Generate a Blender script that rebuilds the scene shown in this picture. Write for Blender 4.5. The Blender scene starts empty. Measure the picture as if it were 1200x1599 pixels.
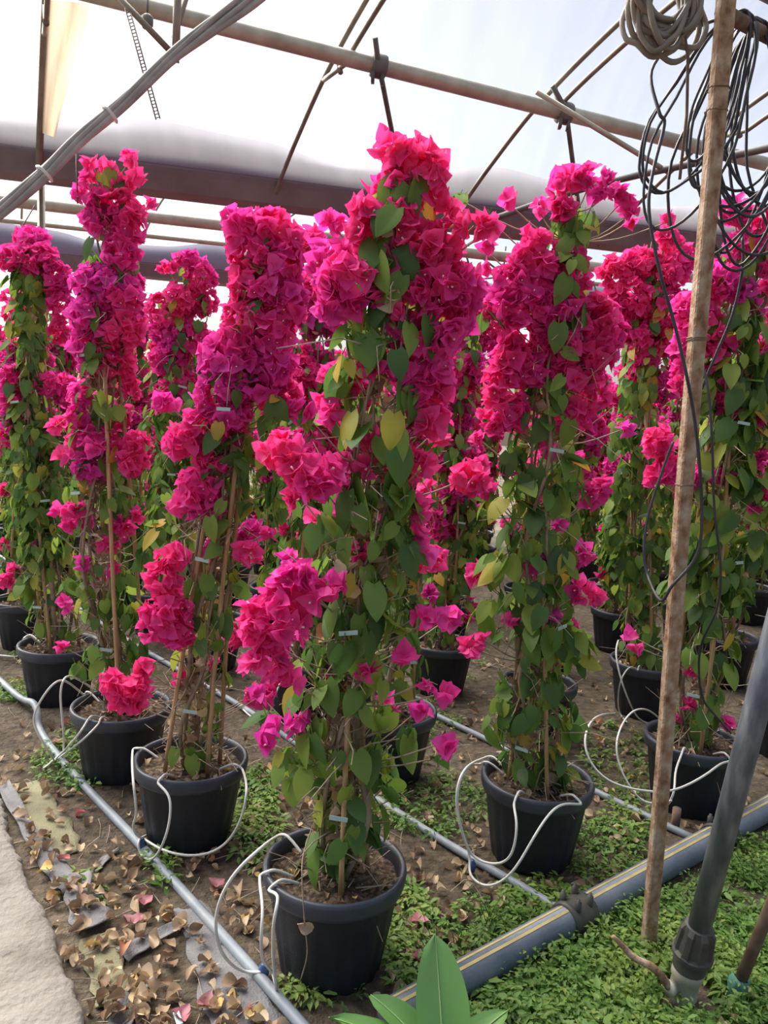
import bpy, math, random
import numpy as np
from mathutils import Vector, Matrix

rng = np.random.default_rng(11)
random.seed(7)
SC = bpy.context.scene
COL = SC.collection
PI = math.pi

# ------------------------------------------------------------------ camera
H, FPX = 1.6, 1200.0
PITCH, ROLL = math.radians(7.0), math.radians(3.5)
cam_d = bpy.data.cameras.new('camera')
cam_d.sensor_fit = 'VERTICAL'; cam_d.sensor_height = 24.0
cam_d.lens = 24.0 * FPX / 1599.0
cam_d.clip_start = 0.05; cam_d.clip_end = 300
cam = bpy.data.objects.new('camera', cam_d); COL.objects.link(cam)
cam.matrix_world = Matrix.Translation((0, 0, H)) @ Matrix.Rotation(PI/2 - PITCH, 4, 'X') @ Matrix.Rotation(ROLL, 4, 'Z')
SC.camera = cam

# ------------------------------------------------------------------ world, sun, exposure
SUN_AZ, SUN_EL = math.radians(-40), math.radians(47)       # azimuth from +Y, to the left
w = bpy.data.worlds.new('sky'); SC.world = w; w.use_nodes = True
nt = w.node_tree; nt.nodes.clear()
sky = nt.nodes.new('ShaderNodeTexSky'); sky.sky_type = 'NISHITA'
sky.sun_disc = False; sky.sun_elevation = SUN_EL; sky.sun_rotation = SUN_AZ
sky.air_density = 1.0; sky.dust_density = 2.6; sky.ozone_density = 1.0
bg = nt.nodes.new('ShaderNodeBackground'); bg.inputs['Strength'].default_value = 0.057
out = nt.nodes.new('ShaderNodeOutputWorld')
nt.links.new(sky.outputs[0], bg.inputs[0]); nt.links.new(bg.outputs[0], out.inputs[0])
sun_d = bpy.data.lights.new('sun', 'SUN'); sun_d.energy = 7.0; sun_d.angle = math.radians(75)
sun_d.color = (1.0, 0.93, 0.82)
sun = bpy.data.objects.new('sun', sun_d); COL.objects.link(sun)
sdir = Vector((math.sin(SUN_AZ)*math.cos(SUN_EL), math.cos(SUN_AZ)*math.cos(SUN_EL), math.sin(SUN_EL)))
sun.rotation_euler = sdir.to_track_quat('Z', 'Y').to_euler(); sun.location = (-4, 6, 9)
vs = SC.view_settings
vs.view_transform = 'Standard'; vs.look = 'None'; vs.gamma = 1.0; vs.use_curve_mapping = False
vs.exposure = 1.25

# ------------------------------------------------------------------ photo pixel -> point in the place
def ray(px, py):
    x = (px-600)/FPX; y = -(py-799.5)/FPX
    xr = x*math.cos(ROLL) - y*math.sin(ROLL); yr = x*math.sin(ROLL) + y*math.cos(ROLL)
    return np.array([xr, math.cos(PITCH)+yr*math.sin(PITCH), -math.sin(PITCH)+yr*math.cos(PITCH)])
def on_z(px, py, z=0.0):
    d = ray(px, py); return np.array([0, 0, H]) + d*((z-H)/d[2])
def at(px, py, Y):
    d = ray(px, py); return np.array([0, 0, H]) + d*(Y/d[1])

def pix(p):
    v = np.asarray(p, float)-[0, 0, H]; z = v[1]*math.cos(PITCH)-v[2]*math.sin(PITCH); yr = (v[1]*math.sin(PITCH)+v[2]*math.cos(PITCH))/z; xr = v[0]/z
    return 600+FPX*(xr*math.cos(ROLL)+yr*math.sin(ROLL)), 799.5-FPX*(-xr*math.sin(ROLL)+yr*math.cos(ROLL))

# ------------------------------------------------------------------ materials
def new_mat(name):
    m = bpy.data.materials.new(name); m.use_nodes = True
    n = m.node_tree; n.nodes.clear()
    o = n.nodes.new('ShaderNodeOutputMaterial')
    return m, n, o
def N(n, t, **kw):
    x = n.nodes.new(t)
    for k, v in kw.items():
        if hasattr(x, k): setattr(x, k, v)
        else: x.inputs[k].default_value = v
    return x
def ramp(n, stops, interp='LINEAR'):
    r = n.nodes.new('ShaderNodeValToRGB'); r.color_ramp.interpolation = interp
    e = r.color_ramp.elements
    while len(e) < len(stops): e.new(0.5)
    for k, (p, c) in enumerate(stops):
        e[k].position = p; e[k].color = (*c, 1)
    return r
def rand_node(n):
    """one random number for each piece, in joined meshes and in copies alike"""
    oi = N(n, 'ShaderNodeObjectInfo'); ge = N(n, 'ShaderNodeNewGeometry')
    a = N(n, 'ShaderNodeMath', operation='MULTIPLY_ADD'); a.inputs[1].default_value = 5.37
    n.links.new(ge.outputs['Random Per Island'], a.inputs[0]); n.links.new(oi.outputs['Random'], a.inputs[2])
    f = N(n, 'ShaderNodeMath', operation='FRACT'); n.links.new(a.outputs[0], f.inputs[0])
    return f.outputs[0]
def surf_mat(name, stops, scale=6.0, rough=0.6, metallic=0.0, bump=0.0, bscale=40.0, detail=6.0, spec=0.5, stretch=None):
    m, n, o = new_mat(name)
    tc = N(n, 'ShaderNodeTexCoord'); no = N(n, 'ShaderNodeTexNoise'); no.inputs['Scale'].default_value = scale; no.inputs['Detail'].default_value = detail
    src = tc.outputs['Object']
    if stretch:
        mp = N(n, 'ShaderNodeMapping'); mp.inputs['Scale'].default_value = stretch; n.links.new(src, mp.inputs[0]); src = mp.outputs[0]
    n.links.new(src, no.inputs['Vector'])
    r = ramp(n, stops); n.links.new(no.outputs['Fac'], r.inputs[0])
    b = N(n, 'ShaderNodeBsdfPrincipled'); b.inputs['Roughness'].default_value = rough; b.inputs['Metallic'].default_value = metallic
    b.inputs['Specular IOR Level'].default_value = spec
    n.links.new(r.outputs[0], b.inputs['Base Color'])
    if bump:
        n2 = N(n, 'ShaderNodeTexNoise'); n2.inputs['Scale'].default_value = bscale; n2.inputs['Detail'].default_value = 8
        n.links.new(src, n2.inputs['Vector'])
        bp = N(n, 'ShaderNodeBump'); bp.inputs['Strength'].default_value = bump; bp.inputs['Distance'].default_value = 0.02
        n.links.new(n2.outputs['Fac'], bp.inputs['Height']); n.links.new(bp.outputs[0], b.inputs['Normal'])
    n.links.new(b.outputs[0], o.inputs[0])
    return m
def thin_mat(name, stops, trans=0.4, noise=None, rough=0.5, gloss=0.05, tint=1.25):
    """leaf or petal: colour from a random number per piece, light passes through"""
    m, n, o = new_mat(name)
    r = ramp(n, stops); n.links.new(rand_node(n), r.inputs[0]); col = r.outputs[0]
    if noise:
        sc, cols, amt = noise
        ge = N(n, 'ShaderNodeNewGeometry'); no = N(n, 'ShaderNodeTexNoise'); no.inputs['Scale'].default_value = sc; no.inputs['Detail'].default_value = 2
        n.links.new(ge.outputs['Position'], no.inputs['Vector'])
        r2 = ramp(n, cols); n.links.new(no.outputs['Fac'], r2.inputs[0])
        mx = N(n, 'ShaderNodeMixRGB'); mx.inputs[0].default_value = amt
        n.links.new(col, mx.inputs[1]); n.links.new(r2.outputs[0], mx.inputs[2]); col = mx.outputs[0]
    d = N(n, 'ShaderNodeBsdfDiffuse'); t = N(n, 'ShaderNodeBsdfTranslucent'); g = N(n, 'ShaderNodeBsdfGlossy'); g.inputs['Roughness'].default_value = rough
    n.links.new(col, d.inputs[0])
    gm = N(n, 'ShaderNodeMixRGB', blend_type='MULTIPLY'); gm.inputs[0].default_value = 1; gm.inputs[2].default_value = (tint, tint, tint, 1)
    n.links.new(col, gm.inputs[1]); n.links.new(gm.outputs[0], t.inputs[0])
    m1 = N(n, 'ShaderNodeMixShader'); m1.inputs[0].default_value = trans
    n.links.new(d.outputs[0], m1.inputs[1]); n.links.new(t.outputs[0], m1.inputs[2])
    m2 = N(n, 'ShaderNodeMixShader'); m2.inputs[0].default_value = gloss
    n.links.new(m1.outputs[0], m2.inputs[1]); n.links.new(g.outputs[0], m2.inputs[2])
    n.links.new(m2.outputs[0], o.inputs[0])
    return m
def film_mat(name, col, clear, ghaze=0.0):
    m, n, o = new_mat(name)
    tr = N(n, 'ShaderNodeBsdfTransparent'); tr.inputs[0].default_value = (*col, 1)
    tl = N(n, 'ShaderNodeBsdfTranslucent'); tl.inputs[0].default_value = (*col, 1)
    df = N(n, 'ShaderNodeBsdfDiffuse'); df.inputs[0].default_value = (*col, 1)
    tc = N(n, 'ShaderNodeTexCoord'); mp = N(n, 'ShaderNodeMapping'); mp.inputs['Scale'].default_value = (6, .6, 1); n.links.new(tc.outputs['Object'], mp.inputs[0])
    no = N(n, 'ShaderNodeTexNoise'); no.inputs['Scale'].default_value = 1.2; no.inputs['Detail'].default_value = 6; n.links.new(mp.outputs[0], no.inputs['Vector'])
    mr = N(n, 'ShaderNodeMapRange'); mr.inputs['To Min'].default_value = clear-.04; mr.inputs['To Max'].default_value = clear+.04
    n.links.new(no.outputs['Fac'], mr.inputs[0])
    a = N(n, 'ShaderNodeMixShader'); a.inputs[0].default_value = .3; n.links.new(tl.outputs[0], a.inputs[1]); n.links.new(df.outputs[0], a.inputs[2])
    b = N(n, 'ShaderNodeMixShader'); n.links.new(mr.outputs[0], b.inputs[0]); n.links.new(a.outputs[0], b.inputs[1]); n.links.new(tr.outputs[0], b.inputs[2])
    n.links.new(b.outputs[0], o.inputs[0])
    return m

M = {}
M['bract'] = thin_mat('bract_pink', [(0, (.74, .045, .34)), (.35, (.84, .065, .38)), (.7, (.90, .085, .43)), (1, (.93, .15, .51))], trans=.42,
                      noise=(2.6, [(.36, (.90, .065, .23)), (.5, (.86, .065, .36)), (.64, (.74, .065, .52))], .55), gloss=.02, tint=1.1)
M['faded'] = thin_mat('faded_bract', [(0, (.36, .10, .14)), (.5, (.44, .17, .20)), (1, (.50, .26, .27))], trans=.2)
M['flower_eye'] = surf_mat('flower_eye', [(0, (.85, .80, .70)), (1, (.95, .92, .85))])
M['leaf'] = thin_mat('leaf_green', [(0, (.06, .135, .035)), (.3, (.10, .21, .042)), (.62, (.17, .29, .048)), (.92, (.28, .38, .06)), (.97, (.46, .43, .06)), (1, (.60, .34, .06))],
                     trans=.40, gloss=.03, rough=.5)
M['leaf_dull'] = thin_mat('leaf_dull', [(0, (.05, .085, .03)), (.5, (.09, .14, .04)), (.75, (.17, .20, .06)), (.9, (.24, .17, .08)), (1, (.30, .20, .10))], trans=.3, gloss=.04)
M['dead'] = thin_mat('dead_leaf', [(0, (.20, .13, .08)), (.3, (.34, .235, .15)), (.6, (.46, .34, .225)), (.85, (.56, .44, .30)), (.95, (.60, .43, .15)), (1, (.45, .13, .16))], trans=.12, gloss=.02)
M['weed'] = thin_mat('weed_green', [(0, (.07, .15, .03)), (.5, (.13, .27, .05)), (.85, (.22, .36, .08)), (1, (.40, .42, .12))], trans=.35, gloss=.03,
                     noise=(3.5, [(.35, (.08, .16, .03)), (.5, (.14, .28, .055)), (.65, (.30, .40, .09))], .5))
M['dock'] = thin_mat('broad_leaf', [(0, (.13, .34, .08)), (1, (.20, .42, .11))], trans=.3, gloss=.06)
M['tag2'] = surf_mat('pale_midrib', [(0, (.26, .44, .16)), (1, (.34, .50, .20))])
M['stem'] = surf_mat('stem_bark', [(.3, (.20, .14, .09)), (.7, (.36, .27, .19))], scale=30, rough=.8)
M['twig'] = surf_mat('twig_bark', [(.3, (.26, .19, .13)), (.7, (.46, .38, .29))], scale=30, rough=.85)
M['cane'] = surf_mat('bamboo_cane', [(.3, (.36, .21, .10)), (.7, (.55, .36, .19))], scale=12, rough=.6, stretch=(8, 8, 1))
M['pot'] = surf_mat('black_plastic', [(.3, (.009, .011, .017)), (.6, (.016, .019, .028)), (.8, (.038, .044, .060))], scale=4, rough=.48, bump=.15, bscale=120, spec=.45)
M['potrim'] = surf_mat('black_plastic_rim', [(.3, (.018, .022, .034)), (.7, (.050, .060, .084))], scale=7, rough=.42, spec=.5)
M['potsoil'] = surf_mat('potting_soil', [(.35, (.03, .019, .012)), (.5, (.08, .052, .032)), (.65, (.20, .145, .095))], scale=70, rough=.95, bump=1, bscale=60)
M['tag'] = surf_mat('plastic_tie', [(0, (.35, .52, .50)), (1, (.48, .64, .62))], rough=.4)
M['tube'] = surf_mat('white_tube', [(.3, (.55, .55, .52)), (.7, (.72, .72, .69))], scale=15, rough=.4)
M['lateral'] = surf_mat('grey_pipe', [(.3, (.17, .20, .23)), (.55, (.25, .29, .33)), (.75, (.36, .38, .38))], scale=9, rough=.5)
M['bluecap'] = surf_mat('blue_fitting', [(0, (.03, .07, .17)), (1, (.05, .10, .24))], rough=.4)
M['mainpipe'] = surf_mat('blue_grey_pipe', [(.3, (.11, .14, .18)), (.6, (.18, .21, .26)), (.8, (.28, .28, .27))], scale=8, rough=.42, bump=.1)
M['stripe'] = surf_mat('yellow_stripe', [(.3, (.42, .34, .14)), (.7, (.58, .48, .22))], scale=20, rough=.55)
M['pvc'] = surf_mat('grey_pvc', [(.25, (.055, .065, .08)), (.5, (.125, .145, .17)), (.72, (.27, .285, .30))], scale=11, rough=.45, stretch=(3, 3, .7), bump=.1)
M['blackfit'] = surf_mat('black_fitting', [(.3, (.035, .036, .04)), (.7, (.10, .095, .08))], scale=18, rough=.55)
M['whitefit'] = surf_mat('white_fitting', [(.3, (.42, .40, .33)), (.7, (.66, .63, .54))], scale=14, rough=.5)
M['rust'] = surf_mat('rusty_steel', [(.30, (.17, .085, .045)), (.44, (.34, .205, .12)), (.56, (.43, .31, .215)), (.72, (.54, .45, .35))], scale=34, rough=.85, detail=14, bump=.4, bscale=110, stretch=(1, 1, .7))
M['rustdark'] = surf_mat('dark_rust', [(.3, (.10, .06, .045)), (.7, (.24, .16, .12))], scale=20, rough=.8)
M['steel'] = surf_mat('galvanised', [(.3, (.33, .31, .25)), (.7, (.52, .50, .43))], scale=9, rough=.45, metallic=.35)
M['hoop'] = surf_mat('hoop_steel', [(.3, (.16, .14, .11)), (.7, (.28, .25, .20))], scale=9, rough=.5, metallic=.3)
M['darksteel'] = surf_mat('dark_steel', [(.3, (.07, .07, .07)), (.7, (.15, .14, .13))], scale=9, rough=.55)
M['gutter'] = surf_mat('gutter_metal', [(.3, (.13, .10, .11)), (.7, (.20, .165, .17))], scale=3, rough=.6)
M['flap'] = thin_mat('gutter_sheet', [(0, (.225, .215, .29)), (1, (.24, .23, .305))], trans=.22, gloss=.02)  # dark lavender grey paints in the shade on film turned over the gutter
M['film'] = film_mat('roof_film', (.94, .95, .97), .86)
M['sheet'] = film_mat('hanging_sheet', (.60, .46, .33), .20)
M['cable'] = surf_mat('grey_cable', [(.3, (.24, .23, .21)), (.7, (.40, .39, .36))], scale=10, rough=.6)
M['hose'] = surf_mat('black_hose', [(.3, (.018, .018, .026)), (.7, (.05, .05, .065))], scale=10, rough=.42)
M['brownhose'] = surf_mat('brown_hose', [(.3, (.17, .145, .12)), (.7, (.31, .27, .23))], scale=10, rough=.55)
M['teal'] = surf_mat('teal_cloth', [(0, (.05, .17, .14)), (1, (.10, .27, .22))], rough=.7)
M['mat_grey'] = surf_mat('weed_mat_grey', [(.3, (.12, .12, .125)), (.7, (.25, .25, .26))], scale=9, rough=.85, bump=.4, bscale=160)
M['mat_olive'] = surf_mat('weed_mat_olive', [(.3, (.15, .14, .085)), (.7, (.29, .28, .17))], scale=7, rough=.9, bump=.4, bscale=160)
M['concrete'] = surf_mat('concrete', [(.25, (.14, .125, .11)), (.42, (.22, .20, .18)), (.6, (.26, .24, .22)), (.75, (.31, .29, .27))], scale=5, rough=.9, detail=14, bump=.55, bscale=45)

# soil: brown earth, paler dry patches, damp dark areas
m, n, o = new_mat('soil')
tc = N(n, 'ShaderNodeTexCoord')
n1 = N(n, 'ShaderNodeTexNoise'); n1.inputs['Scale'].default_value = 1.7; n1.inputs['Detail'].default_value = 7
n2 = N(n, 'ShaderNodeTexNoise'); n2.inputs['Scale'].default_value = 26; n2.inputs['Detail'].default_value = 10
for x in (n1, n2): n.links.new(tc.outputs['Object'], x.inputs['Vector'])
r1 = ramp(n, [(.32, (.055, .042, .028)), (.5, (.10, .078, .053)), (.68, (.17, .138, .10))]); n.links.new(n1.outputs['Fac'], r1.inputs[0])
r2 = ramp(n, [(.3, (.45, .42, .40)), (.55, (1, 1, 1)), (.75, (1.5, 1.4, 1.3))]); n.links.new(n2.outputs['Fac'], r2.inputs[0])
mx = N(n, 'ShaderNodeMixRGB', blend_type='MULTIPLY'); mx.inputs[0].default_value = 1
n.links.new(r1.outputs[0], mx.inputs[1]); n.links.new(r2.outputs[0], mx.inputs[2])
b = N(n, 'ShaderNodeBsdfPrincipled'); b.inputs['Roughness'].default_value = .95; n.links.new(mx.outputs[0], b.inputs['Base Color'])
n3 = N(n, 'ShaderNodeTexNoise'); n3.inputs['Scale'].default_value = 60; n3.inputs['Detail'].default_value = 10; n.links.new(tc.outputs['Object'], n3.inputs['Vector'])
bp = N(n, 'ShaderNodeBump'); bp.inputs['Strength'].default_value = .9; bp.inputs['Distance'].default_value = .02
n.links.new(n3.outputs['Fac'], bp.inputs['Height']); n.links.new(bp.outputs[0], b.inputs['Normal']); n.links.new(b.outputs[0], o.inputs[0])
M['soil'] = m

# ------------------------------------------------------------------ mesh helpers
class MB:
    """collects vertices and faces, builds ONE mesh"""
    def __init__(self): self.v = []; self.f = []; self.n = 0
    def add(self, v, f):
        v = np.asarray(v, float); k = self.n
        self.v.append(v); self.f.extend([tuple(i+k for i in q) for q in f]); self.n += len(v); return self
    def arr(self): return np.concatenate(self.v) if self.v else np.zeros((0, 3))
    def mesh(self, name, mats, smooth=True, off=(0, 0, 0), mi=None):
        me = bpy.data.meshes.new(name)
        me.from_pydata((self.arr()-np.asarray(off)).tolist(), [], self.f)
        for q in (mats if isinstance(mats, list) else [mats]): me.materials.append(q)
        if mi is not None: me.polygons.foreach_set('material_index', mi)
        if smooth: me.polygons.foreach_set('use_smooth', [True]*len(me.polygons))
        me.update(); return me
def link(name, data, parent=None, loc=None, kind=None, label=None, cat=None, group=None):
    ob = bpy.data.objects.new(name, data); COL.objects.link(ob)
    if loc is not None: ob.location = loc
    if parent: ob.parent = parent
    if kind: ob['kind'] = kind
    if label: ob['label'] = label
    if cat: ob['category'] = cat
    if group: ob['group'] = group
    return ob
def crom(pts, sub=6):
    p = np.asarray(pts, float); p = np.vstack([2*p[0]-p[1], p, 2*p[-1]-p[-2]]); o_ = []
    for i in range(1, len(p)-2):
        for t in np.linspace(0, 1, sub, endpoint=False):
            o_.append(.5*((2*p[i])+(-p[i-1]+p[i+1])*t+(2*p[i-1]-5*p[i]+4*p[i+1]-p[i+2])*t*t+(-p[i-1]+3*p[i]-3*p[i+1]+p[i+2])*t**3))
    o_.append(p[-2]); return np.array(o_)
def tube(mb, pts, r, seg=8, cap=True):
    p = np.asarray(pts, float); m_ = len(p)
    r = np.full(m_, r) if np.isscalar(r) else np.asarray(r)
    t = np.gradient(p, axis=0); t /= np.linalg.norm(t, axis=1)[:, None]+1e-12
    a = np.array([0, 0, 1.0]) if abs(t[0][2]) < .9 else np.array([1.0, 0, 0])
    u = np.cross(t[0], a); u /= np.linalg.norm(u); vs_ = []
    th = np.arange(seg)*2*PI/seg
    for i in range(m_):
        u = u - t[i]*np.dot(u, t[i]); u /= np.linalg.norm(u)+1e-12; w_ = np.cross(t[i], u)
        vs_.append(p[i]+r[i]*(np.cos(th)[:, None]*u+np.sin(th)[:, None]*w_))
    f = []
    for i in range(m_-1):
        for j in range(seg):
            k = (j+1) % seg; f.append((i*seg+j, i*seg+k, (i+1)*seg+k, (i+1)*seg+j))
    if cap: f.append(tuple(range(seg))[::-1]); f.append(tuple((m_-1)*seg+j for j in range(seg)))
    mb.add(np.concatenate(vs_), f); return mb
def lathe(mb, prof, seg=32, rib=None, ctr=(0, 0, 0), axis=None):
    th = np.arange(seg)*2*PI/seg; vs_ = []
    for k, (r, z) in enumerate(prof):
        rr = np.full(seg, r) if rib is None else r + rib(th, k)
        vs_.append(np.stack([rr*np.cos(th), rr*np.sin(th), np.full(seg, z)], 1))
    f = [(i*seg+j, i*seg+(j+1) % seg, (i+1)*seg+(j+1) % seg, (i+1)*seg+j) for i in range(len(prof)-1) for j in range(seg)]
    V = np.concatenate(vs_)
    if axis is not None:
        q = np.array(Vector((0, 0, 1)).rotation_difference(Vector(axis)).to_matrix()); V = V @ q.T
    mb.add(V+np.asarray(ctr), f); return mb
def box(mb, c, s, R=None):
    v = np.array([(x, y, z) for x in (-.5, .5) for y in (-.5, .5) for z in (-.5, .5)])*np.asarray(s)
    if R is not None: v = v @ np.asarray(R).T
    mb.add(v+np.asarray(c), [(0, 1, 3, 2), (4, 6, 7, 5), (0, 4, 5, 1), (2, 3, 7, 6), (0, 2, 6, 4), (1, 5, 7, 3)]); return mb
def pipe(name, pts, r, mat, seg=10, sub=0, **kw):
    p = crom(pts, sub) if sub else np.asarray(pts, float)
    base = p[0]
    return link(name, tube(MB(), p, r, seg).mesh(name, mat, off=base), loc=base, **kw)
def rots(nrm, spin):
    """rotation matrices whose local +Z is nrm, spun by spin about it"""
    z = nrm/(np.linalg.norm(nrm, axis=1)[:, None]+1e-9)
    a = np.where(np.abs(z[:, 2:3]) < .95, np.array([[0, 0, 1.0]]), np.array([[1.0, 0, 0]]))
    x = np.cross(a, z); x /= np.linalg.norm(x, axis=1)[:, None]; y = np.cross(z, x)
    c, s = np.cos(spin)[:, None], np.sin(spin)[:, None]
    return np.stack([x*c+y*s, -x*s+y*c, z], axis=2)
def scatter(protos, which, R, P, S, mats, name, off):
    """joined mesh of many copies of the proto pieces"""
    V = []; F = []; MI = []; k = 0
    for i in range(len(P)):
        v, f, mi = protos[which[i]]
        V.append((v*S[i]) @ R[i].T + P[i]); F.extend([tuple(j+k for j in q) for q in f]); MI.extend(mi); k += len(v)
    me = bpy.data.meshes.new(name)
    me.from_pydata((np.concatenate(V)-np.asarray(off)).tolist(), [], F)
    for q in mats: me.materials.append(q)
    me.polygons.foreach_set('material_index', MI); me.polygons.foreach_set('use_smooth', [True]*len(F)); me.update()
    return me
def mat4(R, P, s):
    a = np.eye(4); a[:3, :3] = R*s; a[:3, 3] = P; return Matrix(a.tolist())

# ------------------------------------------------------------------ petal, leaf and litter prototypes
def blade(L, W, nl, nw, cup, droop, fold, seed, shape='ovate', wavy=0.0, heart=0.0):
    r_ = np.random.default_rng(seed); v = []
    ph = r_.uniform(0, 6)
    for i in range(nl+1):
        t = i/nl
        wd = W*.5*(math.sin(PI*min(1, (t*.93+.07))**.72)**.85 if shape == 'ovate' else math.sin(PI*(t*.96+.02)**.9)**.6)
        if shape == 'bract': wd = W*.5*math.sin(PI*(t*.84+.09)**.85)**.75
        elif i == nl: wd = W*.01
        for j in range(nw+1):
            s = (j/nw)*2-1
            x = s*wd; y = t*L - heart*L*abs(s)*(1-t)**3*1.0 + (.16*L*(1-abs(s)) if shape == 'bract' and i == nl else 0)
            z = cup*(s*s)*wd - droop*L*t*t + fold*abs(s)*wd + wavy*L*math.sin(ph+5*t+s*2.2)*abs(s)
            v.append((x, y, z))
    f = [(i*(nw+1)+j, i*(nw+1)+j+1, (i+1)*(nw+1)+j+1, (i+1)*(nw+1)+j) for i in range(nl) for j in range(nw)]
    return np.array(v), f
def flower(seed, lo=False, eye=True):
    r_ = np.random.default_rng(seed); V = []; F = []; MI = []; k = 0
    nb = 3
    for b_ in range(nb):
        v, f = blade(r_.uniform(.034, .042), r_.uniform(.036, .046), 3 if lo else 4, 2 if lo else 4, r_.uniform(.1, .6), r_.uniform(-.1, .35), r_.uniform(0, .35), seed*9+b_, shape='bract', wavy=.10)
        el = r_.uniform(.35, 1.05); a = b_*2*PI/nb + r_.uniform(-.35, .35)
        v = v @ np.array(Matrix.Rotation(el, 3, 'X')).T @ np.array(Matrix.Rotation(a, 3, 'Z')).T
        V.append(v); F += [tuple(q+k for q in x) for x in f]; MI += [0]*len(f); k += len(v)
    if eye:
        for e_ in range(1):
            c = np.array([r_.uniform(-.008, .008), r_.uniform(-.008, .008), r_.uniform(.016, .026)]); s = .0032
            v = c+np.array([(s, 0, 0), (0, s, 0), (-s, 0, 0), (0, -s, 0), (0, 0, s*.7), (0, 0, -.02)]); f = [(0, 1, 4), (1, 2, 4), (2, 3, 4), (3, 0, 4), (1, 0, 5), (2, 1, 5), (3, 2, 5), (0, 3, 5)]
            V.append(v); F += [tuple(q+k for q in x) for x in f]; MI += [1]*len(f); k += 6
    return np.concatenate(V), F, MI
FL = [flower(s, eye=(s % 4 == 0)) for s in range(1, 9)]
FLO = [flower(s, lo=True, eye=False) for s in range(21, 26)]
def leafp(seed, lo=False):
    r_ = np.random.default_rng(seed)
    v, f = blade(.080, r_.uniform(.050, .062), 4 if lo else 6, 2 if lo else 4, -r_.uniform(0, .25), r_.uniform(.05, .35), r_.uniform(.05, .4), seed, wavy=.02, heart=.12)
    mi = [0]*len(f)
    if not lo:                                     # petiole
        k = len(v); p = np.array([(-.0012, -.030, -.004), (.0012, -.030, -.004), (.0012, .004, 0), (-.0012, .004, 0), (0, -.030, -.006), (0, .004, -.002)])
        v = np.concatenate([v, p]); f = f+[(k, k+1, k+2, k+3), (k+1, k+4, k+5, k+2), (k+4, k, k+3, k+5)]; mi = mi+[0]*3
    return v, f, mi
LF = [leafp(s) for s in range(1, 7)]
LFO = [leafp(s, True) for s in range(11, 15)]
def deadp(seed):
    r_ = np.random.default_rng(seed)
    v, f = blade(.055, r_.uniform(.036, .05), 5, 4, r_.uniform(.4, 1.3), r_.uniform(-.6, .3), r_.uniform(-.2, .5), seed, wavy=.17)
    v = v - v.mean(0)
    return v, f, [0]*len(f)
DL = [deadp(s) for s in range(31, 37)]
def as_meshes(protos, mats, name):
    o_ = []
    for v, f, mi in protos:
        mb = MB(); mb.add(v, f); o_.append(mb.mesh(name, mats, mi=mi))
    return o_
FLM = as_meshes(FL, [M['bract'], M['flower_eye']], 'flower')
LFM = as_meshes(LF, [M['leaf']], 'leaf')
FDM = as_meshes(FL[:3], [M['faded'], M['faded']], 'fallen_flower')
DLM = as_meshes(DL, [M['dead']], 'dry_leaf')

# ------------------------------------------------------------------ pot
def rib(th, k): return np.where(k in (1, 2, 3), .0022*np.sign(np.sin(th*20))*1.0, 0.0)
RZ = .315
pb = MB(); lathe(pb, [(.0, .0), (.144, 0), (.148, .012), (.171, .15), (.188, .258), (.191, .267), (.178, .262), (.172, .18)], 80, rib)
POT_BODY = pb.mesh('pot_body', M['pot'])
pr = MB(); lathe(pr, [(.189, .258), (.202, .262), (.206, .274), (.209, .301), (.206, .312), (.199, .315), (.191, .311), (.187, .297), (.183, .25)], 64)
POT_RIM = pr.mesh('pot_rim', M['potrim'])
def soil_mesh(seed):
    r_ = np.random.default_rng(seed); rings, seg = 7, 36; v = [(0, 0, .282)]; f = []
    for i in range(1, rings+1):
        for j in range(seg):
            a = j*2*PI/seg; r = .185*i/rings
            v.append((r*math.cos(a), r*math.sin(a), 268e-3+r_.uniform(-.006, .010)+.012*(1-i/rings)))
    f += [(0, 1+j, 1+(j+1) % seg) for j in range(seg)]
    f += [(1+(i-1)*seg+j, 1+i*seg+j, 1+i*seg+(j+1) % seg, 1+(i-1)*seg+(j+1) % seg) for i in range(1, rings) for j in range(seg)]
    return MB().add(v, f).mesh('soil', M['potsoil'])
SOIL = [soil_mesh(s) for s in range(3)]

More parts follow.
